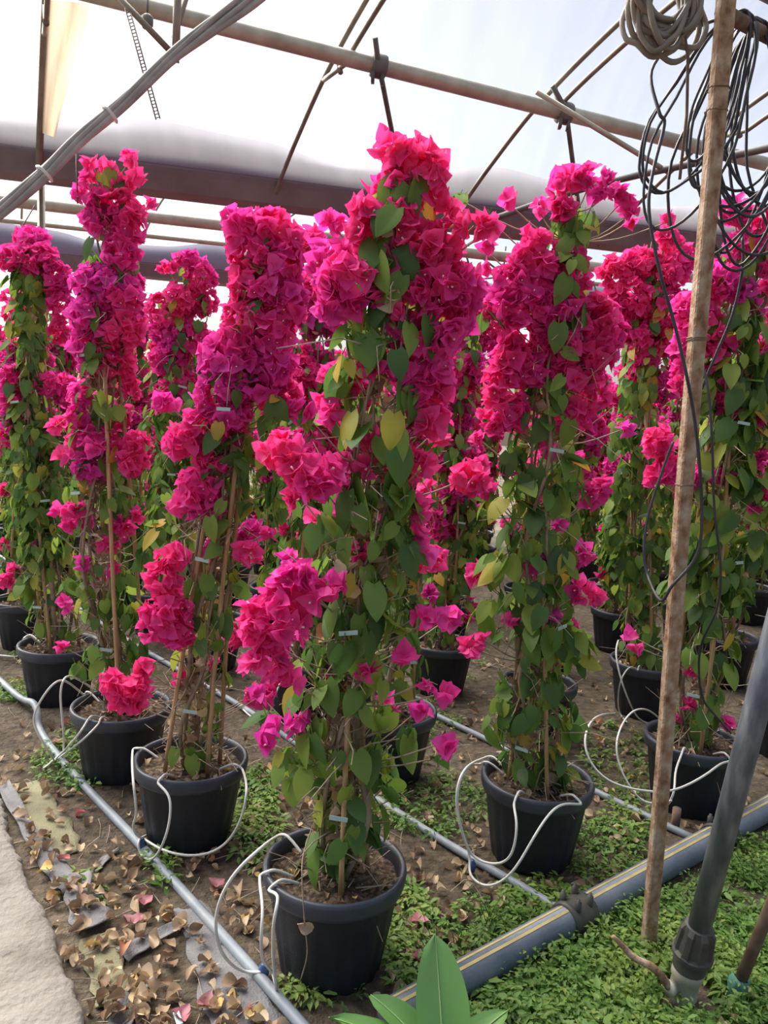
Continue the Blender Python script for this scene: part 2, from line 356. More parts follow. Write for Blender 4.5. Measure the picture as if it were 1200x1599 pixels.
# ------------------------------------------------------------------ bougainvillea
def ell_pts(c, rad, n, r_):
    d = r_.normal(size=(n, 3)); d /= np.linalg.norm(d, axis=1)[:, None]
    rr = r_.uniform(.72, 1.06, (n, 1))
    return c + d*rad*rr, d
def bougainvillea(name, loc, axis, pinks, greens, label, group, seed, nfl=300, nlf=300, lo=False, fdens=1.0, ldens=1.0, colleaf=260, coldead=120, canes=3, ties=3, rcol=.10, lmat='leaf', cane_to=(.60, .82), lsc=1.0):
    """loc: pot base; axis: world polyline of the column; pinks/greens: (centre, radii) ellipsoids in world coordinates"""
    r_ = np.random.default_rng(seed); loc = np.asarray(loc, float); ax = crom(axis, 8); C0 = np.array([0, 0, H])
    root = link(name, None, loc=loc, label=label, cat='plant', group=group); root.empty_display_size = .2
    link('pot_body', POT_BODY, root); link('pot_rim', POT_RIM, root); link('soil', SOIL[seed % 3], root)
    nd = 34; a_ = r_.uniform(0, 2*PI, nd); q_ = .165*np.sqrt(r_.uniform(0, 1, nd)); pd_ = loc+np.stack([q_*np.cos(a_), q_*np.sin(a_), np.full(nd, .286)], 1)
    link('soil_litter', scatter(DL, r_.integers(0, len(DL), nd), rots(np.array([[0, 0, 1.0]])+r_.normal(0, .4, (nd, 3)), r_.uniform(0, 6, nd)), pd_, r_.uniform(.25, .6, nd), [M['dead']], 'soil_litter', loc), root, kind='stuff')
    L = len(ax)
    def axp(t):
        q = np.clip(t, 0, 1)*(L-1); i = np.minimum(q.astype(int), L-2); fr = (q-i)[:, None]; return ax[i]*(1-fr)+ax[i+1]*fr
    # canes
    for k in range(canes):
        a = k*2*PI/canes+.6+r_.uniform(-.3, .3); rad = .105
        b0 = loc+[rad*math.cos(a), rad*math.sin(a), .26]
        tt = r_.uniform(*cane_to); tp = axp(np.array([tt]))[0]+[.05*math.cos(a), .05*math.sin(a), 0]
        md = (b0+tp)/2+r_.normal(0, .008, 3)
        link('cane', tube(MB(), crom([b0, md, tp], 3), [.0085]*7, 6).mesh('cane', M['cane'], off=loc), root)
    # main stems, winding up the canes
    for k in range(5):
        a0 = r_.uniform(0, 2*PI); pts = [loc+[.03*math.cos(a0), .03*math.sin(a0), .26]]
        m_ = 9; tm = r_.uniform(.7, 1.0)
        for i in range(1, m_):
            t = tm*i/(m_-1); c = axp(np.array([t]))[0]; a = a0+i*r_.uniform(.25, .75); rad = rcol*r_.uniform(.35, .95)*(1-.5*t)
            pts.append(c+[rad*math.cos(a), rad*math.sin(a), 0])
        p = crom(pts, 4); link('stem', tube(MB(), p, np.linspace(.0085 if k else .013, .003, len(p)), 5).mesh('stem', M['stem'], off=loc), root)
    # twigs: too many and fine to count
    tw = MB()
    for k in range(70 if lo else 230):
        t = r_.uniform(.0, .9)**1.9; c = axp(np.array([t]))[0]; a = r_.uniform(0, 2*PI)
        p0 = c+np.array([math.cos(a), math.sin(a), 0])*rcol*r_.uniform(.1, .8)
        d = np.array([math.cos(a)*.6, math.sin(a)*.6, r_.uniform(-.5, .9)])+r_.normal(0, .3, 3); l_ = r_.uniform(.06, .20)
        p1 = p0+d*l_*.5+r_.normal(0, .015, 3); p2 = p0+d*l_+[0, 0, -.02]
        tube(tw, [p0, p1, p2], [.0028, .0022, .0012], 3, False)
    for c, rad in list(pinks)+list(greens):        # twigs that carry the clusters
        t = np.argmin(np.linalg.norm(ax-(c-[0, 0, .12]), axis=1)); p0 = ax[t]
        tube(tw, crom([p0, (p0+c)/2+[0, .02, -.02], c+[0, .02, 0]], 3), .0024, 4, False)
    link('twigs', tw.mesh('twigs', M['twig'], off=loc), root, kind='stuff')
    # ties
    for k in range(ties):
        t = .12+.5*k/max(1, ties-1); c = axp(np.array([t]))[0]; a = r_.uniform(-2.4, -.8)
        p = c+np.array([math.cos(a), math.sin(a), 0])*rcol*1.05; mb = MB()
        box(mb, p, (.05, .003, .012), np.array(Matrix.Rotation(a+PI/2, 3, 'Z') @ Matrix.Rotation(r_.uniform(-.25, .25), 3, 'Y')))
        link('plant_tie', mb.mesh('plant_tie', M['tag'], smooth=False, off=loc), root)
    # flowers
    P = []; D = []
    for c, rad in pinks:
        c = np.asarray(c); rad = np.asarray(rad); a = (rad**1.6); area = 4*PI*((a[0]*a[1]+a[0]*a[2]+a[1]*a[2])/3)**(1/1.6)
        p, d = ell_pts(c, rad, max(3, int(fdens*area/.00120)), r_); P.append(p); D.append(d)
    if P:
        P = np.concatenate(P); D = np.concatenate(D)
        nrm = D+r_.normal(0, .38, D.shape)+[0, 0, .12]
        R = rots(nrm, r_.uniform(0, 2*PI, len(P))); S = r_.uniform(.72, 1.18, len(P)); P = P-D*.012
        front = np.einsum('ij,ij->i', D, (C0-P)/np.linalg.norm(C0-P, axis=1)[:, None])
        order = np.argsort(-front-r_.uniform(0, .25, len(P)))
        ind, rest = order[:nfl], order[nfl:]
        for i in ind:
            ob = link('flower', FLM[r_.integers(len(FLM))], root); ob.matrix_local = mat4(R[i], P[i]-loc, S[i])
        if len(rest):
            pr_ = FLO if lo else FL
            link('flowers_massed', scatter(pr_, r_.integers(0, len(pr_), len(rest)), R[rest], P[rest], S[rest], [M['bract'], M['flower_eye']], 'flowers_massed', loc), root, kind='stuff')
    # leaves: clusters plus leaves all along the column; they hang, facing outward
    P = []; D = []
    for c, rad in greens:
        c = np.asarray(c); rad = np.asarray(rad); n_ = max(3, int(ldens*4*PI*np.mean(rad)**2/.0026))
        p, d = ell_pts(c, rad, n_, r_); P.append(p); D.append(d)
    if colleaf:
        t = r_.uniform(.02, .97, colleaf); a = r_.uniform(0, 2*PI, colleaf); rad = rcol*r_.uniform(.45, 1.15, colleaf)*np.interp(t, [0, .15, .8, 1], [.75, 1.1, .9, .45])
        d = np.stack([np.cos(a), np.sin(a), np.zeros(colleaf)], 1); P.append(axp(t)+d*rad[:, None]); D.append(d)
    P = np.concatenate(P); D = np.concatenate(D); nl = len(P)
    out_ = D*[1, 1, .3]+[0, 0, .35]+r_.normal(0, .30, (nl, 3)); out_ /= np.linalg.norm(out_, axis=1)[:, None]
    down = np.tile([0, 0, -1.0], (nl, 1))+D*.25+r_.normal(0, .38, (nl, 3))
    y = down-out_*np.einsum('ij,ij->i', down, out_)[:, None]; y /= np.linalg.norm(y, axis=1)[:, None]
    R = np.stack([np.cross(y, out_), y, out_], axis=2); S = r_.uniform(.55, 1.15, nl)*lsc
    front = np.einsum('ij,ij->i', D, (C0-P)/np.linalg.norm(C0-P, axis=1)[:, None]); order = np.argsort(-front-r_.uniform(0, .3, nl))
    ind, rest = order[:nlf], order[nlf:]
    for i in ind:
        ob = link('leaf', LFM[r_.integers(len(LFM))], root); ob.matrix_local = mat4(R[i], P[i]-loc, S[i])
    if len(rest):
        pr_ = LFO if lo else LF
        link('foliage', scatter(pr_, r_.integers(0, len(pr_), len(rest)), R[rest], P[rest], S[rest], [M[lmat]], 'foliage', loc), root, kind='stuff')
    # withered leaves caught inside the column
    if coldead:
        t = r_.uniform(.03, .9, coldead); a = r_.uniform(0, 2*PI, coldead); rad = rcol*r_.uniform(.0, .7, coldead)
        p = axp(t)+np.stack([np.cos(a)*rad, np.sin(a)*rad, 0*a], 1)
        link('withered_leaves', scatter(DL, r_.integers(0, len(DL), coldead), rots(r_.normal(size=(coldead, 3)), r_.uniform(0, 6, coldead)), p, r_.uniform(.6, 1.1, coldead), [M['dead']], 'withered_leaves', loc), root, kind='stuff')
    return root
def ells(Y, lst, deep=.85, back=0.0):
    """photo ellipses at a distance Y -> ellipsoids in the place, with depth like their width"""
    o_ = []
    for e in lst:
        px, py, rx, ry = e[:4]; dy = e[4] if len(e) > 4 else 0.0
        c = at(px, py, Y+dy); k = (Y+dy)/FPX*1.03
        rx_, rz_ = max(.012, rx*k-.017), max(.012, ry*k-.017)
        o_.append((c, np.array([rx_, max(.025, min(rx_, rz_*1.2)*deep), rz_])))
    return o_
def mirror_back(es, axis, r_, keep=.6):
    """the side of the plant turned away carries clusters of its own"""
    o_ = []
    ax = crom(axis, 8)
    for c, rad in es:
        if r_.uniform() < keep:
            i = np.argmin(np.abs(ax[:, 2]-c[2])); q = 2*ax[i]-c; q = q+r_.normal(0, .03, 3); q[2] = c[2]+r_.normal(0, .05); q[1] = max(q[1], ax[i][1]+.06); o_.append((q, rad*r_.uniform(.7, 1.0)))
    return o_
#BUILD
# ================================================================== the setting
def ground_h(x, y): return .004*np.sin(x*2.1+y*1.3)+.003*np.sin(x*5.3-y*4.1)+.002*np.sin(x*13+y*9)+.003
nx, ny = 150, 190
gx = np.linspace(-4.5, 4.5, nx); gy = np.linspace(.4, 10, ny); X, Y = np.meshgrid(gx, gy)
Z = ground_h(X, Y)+rng.normal(0, .0022, X.shape)
edge = np.minimum.reduce([X+4.5, 4.5-X, Y-.4, 10-Y]); Z = np.where(edge < .02, -.03, Z)
v = np.stack([X.ravel(), Y.ravel(), Z.ravel()], 1)
f = [(j*nx+i, j*nx+i+1, (j+1)*nx+i+1, (j+1)*nx+i) for j in range(ny-1) for i in range(nx-1)]
mb = MB().add(v, f)
o4 = [(-4.5, .4), (4.5, .4), (4.5, 10), (-4.5, 10)]; O4 = [(-40, -20), (40, -20), (40, 60), (-40, 60)]
mb.add([(a, b_, -.03) for a, b_ in o4+O4], [(0, 4, 5, 1), (1, 5, 6, 2), (2, 6, 7, 3), (3, 7, 4, 0)])
link('floor', mb.mesh('floor', M['soil']), kind='structure', label='bare brown soil of the greenhouse floor')

# concrete walkway along the left, rough edge
A, B = on_z(130, 1599, .045), on_z(0, 1250, .045); dv = (B-A)/np.linalg.norm(B-A)
prv = MB(); ts = np.linspace(-1.6, 6.0, 420); pts = []
for t in ts:
    e = A+dv*t+np.array([dv[1], -dv[0], 0])*(.008*math.sin(t*5)+.004*math.sin(t*17)+random.uniform(-.007, .007)); pts.append(e)
pts = np.array(pts); nrm = np.array([dv[1], -dv[0], 0])
rows = [pts+nrm*.012-[0, 0, .10], pts+nrm*.004-[0, 0, .012], pts-nrm*.006]
for q in (.03, .08, .2, .5, 1.6): rows.append(pts-nrm*q+[0, 0, .003]+np.random.default_rng(3).normal(0, .0015, pts.shape)*[0, 0, 1])
m_ = len(pts); prv.add(np.concatenate(rows), [(r*m_+i, r*m_+i+1, (r+1)*m_+i+1, (r+1)*m_+i) for r in range(len(rows)-1) for i in range(m_-1)])
link('trim_1', prv.mesh('trim_1', M['concrete']), kind='structure', label='pale rough concrete walkway beside the soil bed')

# roof: hoops, film, beam, gutters
AN = math.radians(64); E1 = np.array([math.sin(AN), math.cos(AN), 0]); E2 = np.array([math.cos(AN), -math.sin(AN), 0])   # along the gutter; towards the camera
PROF = np.array([(0, 3.2), (.3, 3.38), (.6, 3.545), (1.1, 3.78), (1.7, 3.97), (2.4, 4.12), (3.2, 4.22), (4.2, 4.26), (5.2, 4.22), (6.0, 4.12), (6.7, 3.97), (7.3, 3.78), (7.8, 3.545), (8.4, 3.2)])
G0, G1 = on_z(0, 272, 3.2), on_z(940, 384, 3.2); GD = (G1-G0)/np.linalg.norm(G1-G0)
def hoop_pts(foot, prof=PROF, dz=0.0, s0=0.0, s1=99):
    k = [p for p in prof if s0 <= p[0] <= s1]; return crom([foot+E2*s+[0, 0, z-3.2+dz] for s, z in k], 5)
feet = [on_z(60, 279, 3.2)]; feet += [on_z(422, 323, 3.2), on_z(700, 355, 3.2), on_z(935, 384, 3.2), on_z(1150, 410, 3.2)]
step = feet[1]-feet[0]
feet = [feet[0]-GD*1.7*k for k in (4, 3, 2, 1)]+feet+[feet[-1]+GD*1.6*k for k in (1, 2, 3)]
for i, ft in enumerate(feet):
    pipe('greenhouse_hoop', hoop_pts(ft), .017 if i != 4 else .026, M['hoop'], 8, label='bent steel hoop carrying the clear roof film above the plants', cat='hoop', group='roof hoops of the near greenhouse span')
    p = hoop_pts(ft, dz=-.16, s0=1.0, s1=7.4); p[:4, 2] += np.linspace(.15, 0, 4)
    pipe('truss_hoop', p, .016, M['hoop'], 8, label='lower steel hoop running under a roof hoop', cat='hoop', group='lower truss hoops of the near span')
    for s, zz in ((1.35, 3.87), (2.8, 4.18), (4.2, 4.26), (5.6, 4.18)):
        c = ft+E2*s+[0, 0, zz-3.2]; mb = MB(); tube(mb, [c+E2*-.04, c+E2*.05-[0, 0, .16]], .018, 6)
        link('hoop_spacer', mb.mesh('hoop_spacer', M['hoop'], off=c), loc=c, label='short steel spacer between upper and lower hoop', cat='bracket', group='hoop spacers')
# film over the near span
rowsv = [hoop_pts(ft, dz=.03) for ft in ([feet[0]-GD*4]+feet+[feet[-1]+GD*4])]; k_ = len(rowsv[0])
mb = MB().add(np.concatenate(rowsv), [(r*k_+i, r*k_+i+1, (r+1)*k_+i+1, (r+1)*k_+i) for r in range(len(rowsv)-1) for i in range(k_-1)])
link('ceiling', mb.mesh('ceiling', M['film']), kind='structure', label='clear greenhouse roof film of the near span')
# next span behind the gutter
E2b = -E2; feet2 = [on_z(x, y, 3.2) for x, y in ((-260, 396), (70, 404), (345, 424), (610, 452), (850, 470), (1080, 490))]
SP = 3.3/8.4
rowsv = []
for ft in [G0-GD*12, *[G0+GD*q for q in (-6, -3, 0, 1.5, 3, 4.5, 6, 9, 14)]]:
    rowsv.append(crom([ft+E2b*s+[0, 0, (z-3.2)*1.0+.03] for s, z in PROF], 4))
k_ = len(rowsv[0])
mb = MB().add(np.concatenate(rowsv), [(r*k_+i, r*k_+i+1, (r+1)*k_+i+1, (r+1)*k_+i) for r in range(len(rowsv)-1) for i in range(k_-1)])
link('ceiling_next_span', mb.mesh('ceiling_next_span', M['film']), kind='structure', label='roof film of the span behind the gutter')
for q in (-3.2, -1.5, .2, 1.9, 3.6, 5.3):
    pipe('far_hoop', crom([G0+GD*q+E2b*s+[0, 0, z-3.2] for s, z in PROF], 4), .016, M['hoop'], 6, label='thin steel hoop in the span behind the gutter', cat='hoop', group='roof hoops of the far span')
# gutters: trough, sheet hanging over it, pale beam below
def gutter(name, a, b_, hgt, label, lab2):
    d = (b_-a)/np.linalg.norm(b_-a); nn = np.array([d[1], -d[0], 0])          # towards the camera
    L_ = np.linalg.norm(b_-a); root = link(name, None, loc=a, label=label, cat='gutter')
    prof = [(-.16, hgt), (-.15, .0), (-.07, -.0), (.09, -.0), (.15, hgt*.95), (.165, hgt), (.155, hgt+.006), (.13, hgt-.004), (.07, .02), (-.07, .02), (-.14, hgt)]
    v = [p for e in (np.zeros(3), b_-a) for p in [e+nn*s+np.array([0, 0, z]) for s, z in prof]]; k = len(prof)
    link('trough', MB().add(v, [(i, (i+1) % k, k+(i+1) % k, k+i) for i in range(k)]).mesh('trough', M['gutter'], smooth=False), root)
    mb = MB(); ns = int(L_/.12); vv = []
    for i in range(ns+1):
        x = L_*i/ns; sag = .5+.5*math.cos(2*PI*(x-2.55)/2.6); top = hgt+.20+.12*sag+.015*math.sin(x*7)
        for q, zz in ((.150, hgt*.9), (.19, hgt+.05), (.16+.05*sag, hgt+.13), (.06+.03*sag, top), (-.05, top-.02), (-.16, hgt)): vv.append(d*x+nn*q+[0, 0, zz])
    mb.add(vv, [(i*6+j, i*6+j+1, (i+1)*6+j+1, (i+1)*6+j) for i in range(ns) for j in range(5)])
    link('gutter_sheet', mb.mesh('gutter_sheet', M['flap']), root, label='plastic sheet bulging over the gutter, shade painted in as lavender grey')
    return root
ga, gb = G0-GD*9, G0+GD*16
gutter('roof_gutter', ga, gb, .17, 'dark metal roof gutter with a plastic sheet whose shade is painted lavender, above the front plants', '')
g2 = on_z(100, 421, 3.2); g3 = on_z(340, 430, 3.2); d2 = (g3-g2)/np.linalg.norm(g3-g2); d2 = GD
gutter('far_roof_gutter', g2-d2*11, g2+d2*18, .16, 'farther roof gutter under plastic with shade painted in grey, seen low behind the flower tops', '')
bb = np.array([0, .75, -.02]); pipe('gutter_beam', [ga+bb, gb+bb], .05, M['steel'], 10, label='pale steel pipe running just under and behind the roof gutter', cat='pipe')
pipe('gutter_rail', [ga+bb+[0, .3, -.10], gb+bb+[0, .3, -.10]], .022, M['steel'], 8, label='thin steel rail below the pale gutter pipe', cat='pipe')
# main purlin with pipe pair
b0, b1 = on_z(200, 4, 3.76), on_z(1030, 214, 3.645); bd = (b1-b0)/np.linalg.norm(b1-b0)
pipe('purlin_pipe', [b0-bd*2.5, b1+bd*1.5], .048, M['steel'], 14, label='thick galvanised purlin pipe crossing under the hoops', cat='pipe')
pipe('purlin_rail', [b0-bd*2.5+[0, .12, .075], b1+bd*1.5+[0, .12, .075]], .018, M['steel'], 8, label='thin galvanised rail lying along the thick purlin pipe', cat='pipe')
for px, py, q in ((595, 101, 0), (872, 176, 1)):
    c = on_z(px, py, 3.70); c = b0+bd*np.dot(c-b0, bd); mb = MB(); lathe(mb, [(0, -.045), (.064, -.045), (.07, -.03), (.07, .03), (.064, .045), (0, .045)], 16, ctr=c, axis=bd)
    for s in (-.03, .03): box(mb, c+np.array([0, -.02, -.08])+bd*s, (.02, .05, .06))
    root = link('pipe_clamp', mb.mesh('pipe_clamp', M['darksteel'], off=c), loc=c, label='dark bolted clamp on the thick purlin pipe', cat='clamp', group='clamps on the purlin')
    tp = at(px-9, py-42, c[1]-.15); bt = at(px+44, py+240, c[1]+1.2)
    pipe('roof_strut', [tp, c+[0, -.05, 0], bt], .017, M['darksteel'], 8, label='thin dark strut running down from a purlin clamp', cat='strut', group='struts under the purlin')
# braces, ties and odd steel
def P3(*a): return np.array([at(*q) for q in a])
pipe('tie_bar', P3((760, 345, 6.2), (940, 287, 5.6), (1280, 215, 4.6)), .024, M['darksteel'], 8, sub=4, label='dark tie bar sloping up to the right behind the flower tops', cat='pipe')
pipe('diagonal_brace', P3((838, 143, 5.0), (1046, 270, 5.3)), .017, M['steel'], 8, label='pale diagonal brace below the purlin pipe', cat='pipe')
pipe('cross_pipe', P3((455, 412, 8.2), (640, 372, 8.0)), .022, M['steel'], 8, label='pale pipe sloping between two pink flower tops', cat='pipe')
for k, q in enumerate(([(745, 372, 8.7), (705, 400, 8.7)], [(722, 378, 8.7), (735, 420, 8.7)], [(722, 378, 8.7), (788, 430, 8.7)], [(790, 385, 8.7), (786, 432, 8.7)], [(805, 402, 8.7), (786, 432, 8.7)], [(745, 436, 8.7), (840, 428, 8.7)], [(722, 378, 8.7), (722, 296, 8.7)])):
    pipe('truss_rod', P3(*q), .011, M['darksteel'], 6, label='thin dark truss rod showing between the flower tops', cat='rod', group='far truss rods')
pipe('support_column', [on_z(64, 285, 3.22), np.array([*on_z(64, 285, 3.22)[:2]+[.03, .05], -.02])], .030, M['steel'], 8, label='steel column standing under the roof gutter', cat='column')
pipe('knee_brace', P3((182, -8, 3.9), (268, 82, 4.0)), .016, M['hoop'], 8, label='short brown knee brace crossing behind the cable bundle', cat='brace')
pipe('hanger_bar', P3((278, -20, 3.8), (274, 98, 3.9)), .019, M['hoop'], 8, label='brown hanger bar meeting the knee brace', cat='brace')
pipe('hanger_stay', P3((296, -20, 3.9), (272, 60, 3.9)), .013, M['hoop'], 8, label='thin stay leaning against the hanger bar', cat='brace')
c = at(230, 34, 4.0); mb = MB(); lathe(mb, [(0, -.03), (.022, -.03), (.03, -.01), (.03, .02), (.012, .035), (0, .035)], 10, ctr=c); tube(mb, [c+[0, 0, .03], c+[0, 0, .12]], .005, 5)
link('pulley', mb.mesh('pulley', M['darksteel'], off=c), loc=c, label='small dark pulley hanging above the knee brace', cat='pulley')
# slotted strip
a, b_ = at(197, 6, 3.92), at(247, 186, 3.92); d = (b_-a); L_ = np.linalg.norm(d); d /= L_; sx = np.cross(d, [0, 1, 0]); sx /= np.linalg.norm(sx)
root = link('slotted_strip', None, loc=a, label='thin slotted metal strip hanging from the roof', cat='strip')
for s in (-1, 1): link('edge_rail', tube(MB(), [sx*.010*s, sx*.010*s+d*L_], .0035, 5).mesh('edge_rail', M['hoop']), root)
rm = tube(MB(), [-sx*.010, sx*.010], .0028, 4).mesh('rung', M['hoop'])
for k in range(34): link('rung', rm, root, loc=d*L_*(k+.5)/34)
# hanging torn sheet by the left hoop
P0 = [(140, 2), (136, 30), (118, 90), (96, 170), (86, 212)]; P1 = [(78, -30), (66, 20), (66, 60), (68, 150), (74, 200)]
hp = crom(hoop_pts(feet[4], s0=0.0, s1=2.5), 4); hy = np.array([pix(q)[1] for q in hp]); vv = []
for i in range(5):
    k0 = np.argmin(np.abs(hy-(-4, 30, 80, 150, 205)[i])); q0 = hp[k0]; ex, ey = pix(q0)
    for j in range(9):
        s = j/8; px = ex*(1-s)+P0[i][0]*s; py = ey*(1-s)+P0[i][1]*s; vv.append(at(px, py, q0[1]-(.10*s+.06*math.sin(s*9+i)*s))-[0, 0, .012])
link('torn_sheet', MB().add(vv, [(i*9+j, i*9+j+1, (i+1)*9+j+1, (i+1)*9+j) for i in range(4) for j in range(8)]).mesh('torn_sheet', M['sheet']), label='torn beige plastic sheet hanging beside the hoop', cat='sheet')
# cable bundle
cl = crom(P3((-60, 372, 2.9), (0, 330, 3.0), (62, 278, 3.05), (120, 222, 3.1), (190, 163, 3.15), (262, 95, 3.2), (330, 42, 3.25), (400, -8, 3.3), (470, -70, 3.3)), 8)
root = link('cable_bundle', None, loc=cl[0], label='bundle of grey cables slung across the roof', cat='cables')
for k in range(5):
    a = np.linspace(0, 5, len(cl))+k*2*PI/5; spread = np.interp(np.arange(len(cl)), [0, 12, 40, 52, 64], [.016, .022, .018, .03, .045])
    p = cl+np.stack([np.cos(a)*spread*.6, np.cos(a)*0, np.sin(a)*spread], 1)
    link('cable', tube(MB(), p, .0125, 7).mesh('cable', M['cable'], off=cl[0]), root)
for i in (17, 30):
    mb = MB(); d = cl[i+1]-cl[i]; d /= np.linalg.norm(d); lathe(mb, [(.036, -.006), (.040, 0), (.036, .006)], 12, ctr=cl[i]-cl[0], axis=d); link('cable_tie', mb.mesh('cable_tie', M['tube']), root)
for k, q in enumerate(([(40, 310, 3.6), (-10, 350, 3.6)], [(55, 320, 4), (30, 362, 4)], [(119, 226, 3.12), (121, 318, 3.12)])):
    pipe('hanging_wire', P3(*q), .003, M['darksteel'], 4, label='thin wire hanging below the cable bundle', cat='wire', group='wires under the cable bundle')

# ================================================================== pipework on the ground
def gp(lst, z): return np.array([on_z(a, b_, z) for a, b_ in lst])
p = gp([(470, 1599), (345, 1458), (220, 1320), (130, 1225), (86, 1175), (62, 1138)], .018); p = np.vstack([2*p[0]-p[1], p])
p = np.vstack([p, at(54, 1100, p[-1][1]+.12), p[-1]+[-.35, .42, .02], p[-1]+[-1.4, 1.6, 0]])
pipe('lateral_pipe', p, .0165, M['lateral'], 10, sub=6, label='grey drip lateral pipe along the pots nearest the concrete walkway', cat='pipe')
q0 = gp([(838, 1398), (700, 1318), (540, 1215), (380, 1105)], .016); dq = q0[-1]-q0[-2]
mpa, mpb = on_z(652, 1566, .05), on_z(1200, 1262, .05); md = (mpb-mpa)/np.linalg.norm(mpb-mpa)
ma, mz = mpa-md*.10, mpb+md*2.5; root = link('main_pipe', None, loc=ma, label='thick blue grey main water pipe with yellow stripes on the ground', cat='pipe')
RP = .047
UU = np.array([-.53, .62, 0]); OFF = np.array([-.76, -.65, 0])*.27
Qb, Rb = on_z(840, 1210, RZ)*[1, 1, 0], on_z(1085, 1150, RZ)*[1, 1, 0]
pipe('lateral_pipe', np.vstack([ma+md*np.dot(q0[0]-ma, md)+[0, 0, -.032], q0]+[Qb+UU*k+OFF+[0, 0, .016] for k in (4, 6, 9)]), .0155, M['lateral'], 10, sub=4, label='grey drip lateral pipe of the second pot row, leaving the striped main pipe', cat='pipe')
r1 = Rb+OFF; nn_ = np.array([md[1], -md[0], 0]); tq = np.dot(ma-r1, nn_)/np.dot(UU, nn_)
pipe('lateral_pipe', [r1+UU*k*1.0+[0, 0, .017] for k in (tq, .6, 2, 4, 7.6)], .0155, M['lateral'], 10, sub=4, label='grey drip lateral pipe of the third pot row behind the rusty post', cat='pipe')
link('pipe_body', tube(MB(), [ma*0, (mz-ma)*.5, mz-ma], RP, 24).mesh('pipe_body', M['mainpipe']), root)
side = np.array([md[1], -md[0], 0])
for an in (math.radians(104), math.radians(74)):
    d_ = side*math.cos(an)+np.array([0, 0, 1])*math.sin(an); tt = np.cross(md, d_); vv = []
    for e in (np.zeros(3), mz-ma):
        for u_, h_ in ((-.0045, .0455), (-.0045, .0478), (.0045, .0478), (.0045, .0455)): vv.append(e+d_*h_+tt*u_)
    link('stripe', MB().add(vv, [(0, 1, 5, 4), (1, 2, 6, 5), (2, 3, 7, 6), (3, 0, 4, 7)]).mesh('stripe', M['stripe'], smooth=False), root)
def saddle(c, label):
    c = ma+md*np.dot(c-ma, md)
    mb = MB(); lathe(mb, [(.048, -.055), (.056, -.055), (.058, -.04), (.055, -.03), (.058, -.02), (.055, 0), (.058, .02), (.055, .03), (.058, .04), (.056, .055), (.048, .055)], 24, ctr=(0, 0, 0), axis=md)
    root = link('pipe_saddle', mb.mesh('pipe_saddle', M['blackfit']), loc=c, label=label, cat='clamp')
    for s in (-.03, .03):
        for t in (-1, 1):
            b2 = MB(); lathe(b2, [(0, -.018), (.009, -.018), (.011, -.012), (.011, .016), (.006, .018), (.006, .026), (0, .026)], 8, ctr=md*s+side*.03*t+np.array([0, 0, .056]))
            link('bolt', b2.mesh('bolt', M['blackfit']), root)
saddle(on_z(884, 1420, .05), 'dark bolted saddle clamp where the lateral leaves the striped pipe')
saddle(on_z(1112, 1298, .05), 'dark saddle clamp on the striped pipe behind the leaning grey pipe')
# blue fittings on the laterals
for (px, py, lab) in ((412, 1516, 'small blue connector on the lateral beside the tallest plant'), (222, 1320, 'small blue connector on the lateral under a looped white tube'), (737, 1352, 'small blue connector on the second lateral')):
    c = on_z(px, py, .03); mb = MB(); lathe(mb, [(0, -.018), (.013, -.018), (.015, -.008), (.015, .01), (.009, .016), (.009, .022), (0, .022)], 12, ctr=(0, 0, 0))
    link('tube_connector', mb.mesh('tube_connector', M['bluecap']), loc=c, label=lab, cat='connector')
# drip tubes
POTC = {k_: on_z(*v_, RZ)*[1, 1, 0] for k_, v_ in {'P1': (524, 1345), 'P2': (299, 1180), 'P3': (190, 1098), 'P4': (93, 1003), 'Q1': (840, 1210), 'R1': (1085, 1150)}.items()}
POTC['S1'] = np.array([1.56, 4.28, 0]); POTC['Q3'] = np.array([-.374, 3.936, 0])
def drip(lst, label, group=None, r=.0044):
    pts = []
    for n_, q in enumerate(lst):
        if isinstance(q[0], str):                   # from the potting soil over the rim of pot q[0]
            c = POTC[q[0]]; nb_ = lst[1 if n_ == 0 else -2]; d_ = (on_z(q[1], q[2], .32) if len(q) == 3 else at(*nb_))-c; d_[2] = 0; d_ /= np.linalg.norm(d_)
            e = [c+d_*r1_+[0, 0, z1_] for r1_, z1_ in ((.125, .292), (.172, .320), (.199, .3245), (.226, .308))]; pts += e if n_ == 0 else e[::-1]
        else: pts.append(at(*q) if len(q) == 3 else on_z(q[0], q[1], .035))
    p = crom(pts, 7); lo_ = 20 if isinstance(lst[0][0], str) else 0; hi_ = len(p)-(20 if isinstance(lst[-1][0], str) else 0)
    for _ in range(10): p[lo_+1:hi_-1] = .5*p[lo_+1:hi_-1]+.25*(p[lo_:hi_-2]+p[lo_+2:hi_])
    return link('drip_tube', tube(MB(), p, r, 7).mesh('drip_tube', M['tube'], off=p[0]), loc=p[0], label=label, cat='tube', group=group)
drip([('P1', 440, 1304), (410, 1322, 1.88), (362, 1368, 1.86), (336, 1430, 1.86), (345, 1488, 1.90), (378, 1517), (408, 1518)], 'white drip tube in a wide loop left of the tallest plant pot')
drip([('P1', 452, 1372), (436, 1398, 1.86), (427, 1440, 1.82), (427, 1500, 1.88), (432, 1545)], 'white drip tube over the front rim of the tallest plant pot')
drip([('P1', 424, 1362), (411, 1415, 1.88), (408, 1460, 1.84), (410, 1500, 1.89), (424, 1515), (430, 1535)], 'white drip tube hanging close along the tallest plant pot side')
drip([('P2', 262, 1208), (267, 1245, 2.45), (262, 1300, 2.42), (240, 1343, 2.48), (220, 1335, 2.55), (216, 1312, 2.56), (228, 1305)], 'white drip tube looping down the front of the pot with two canes')
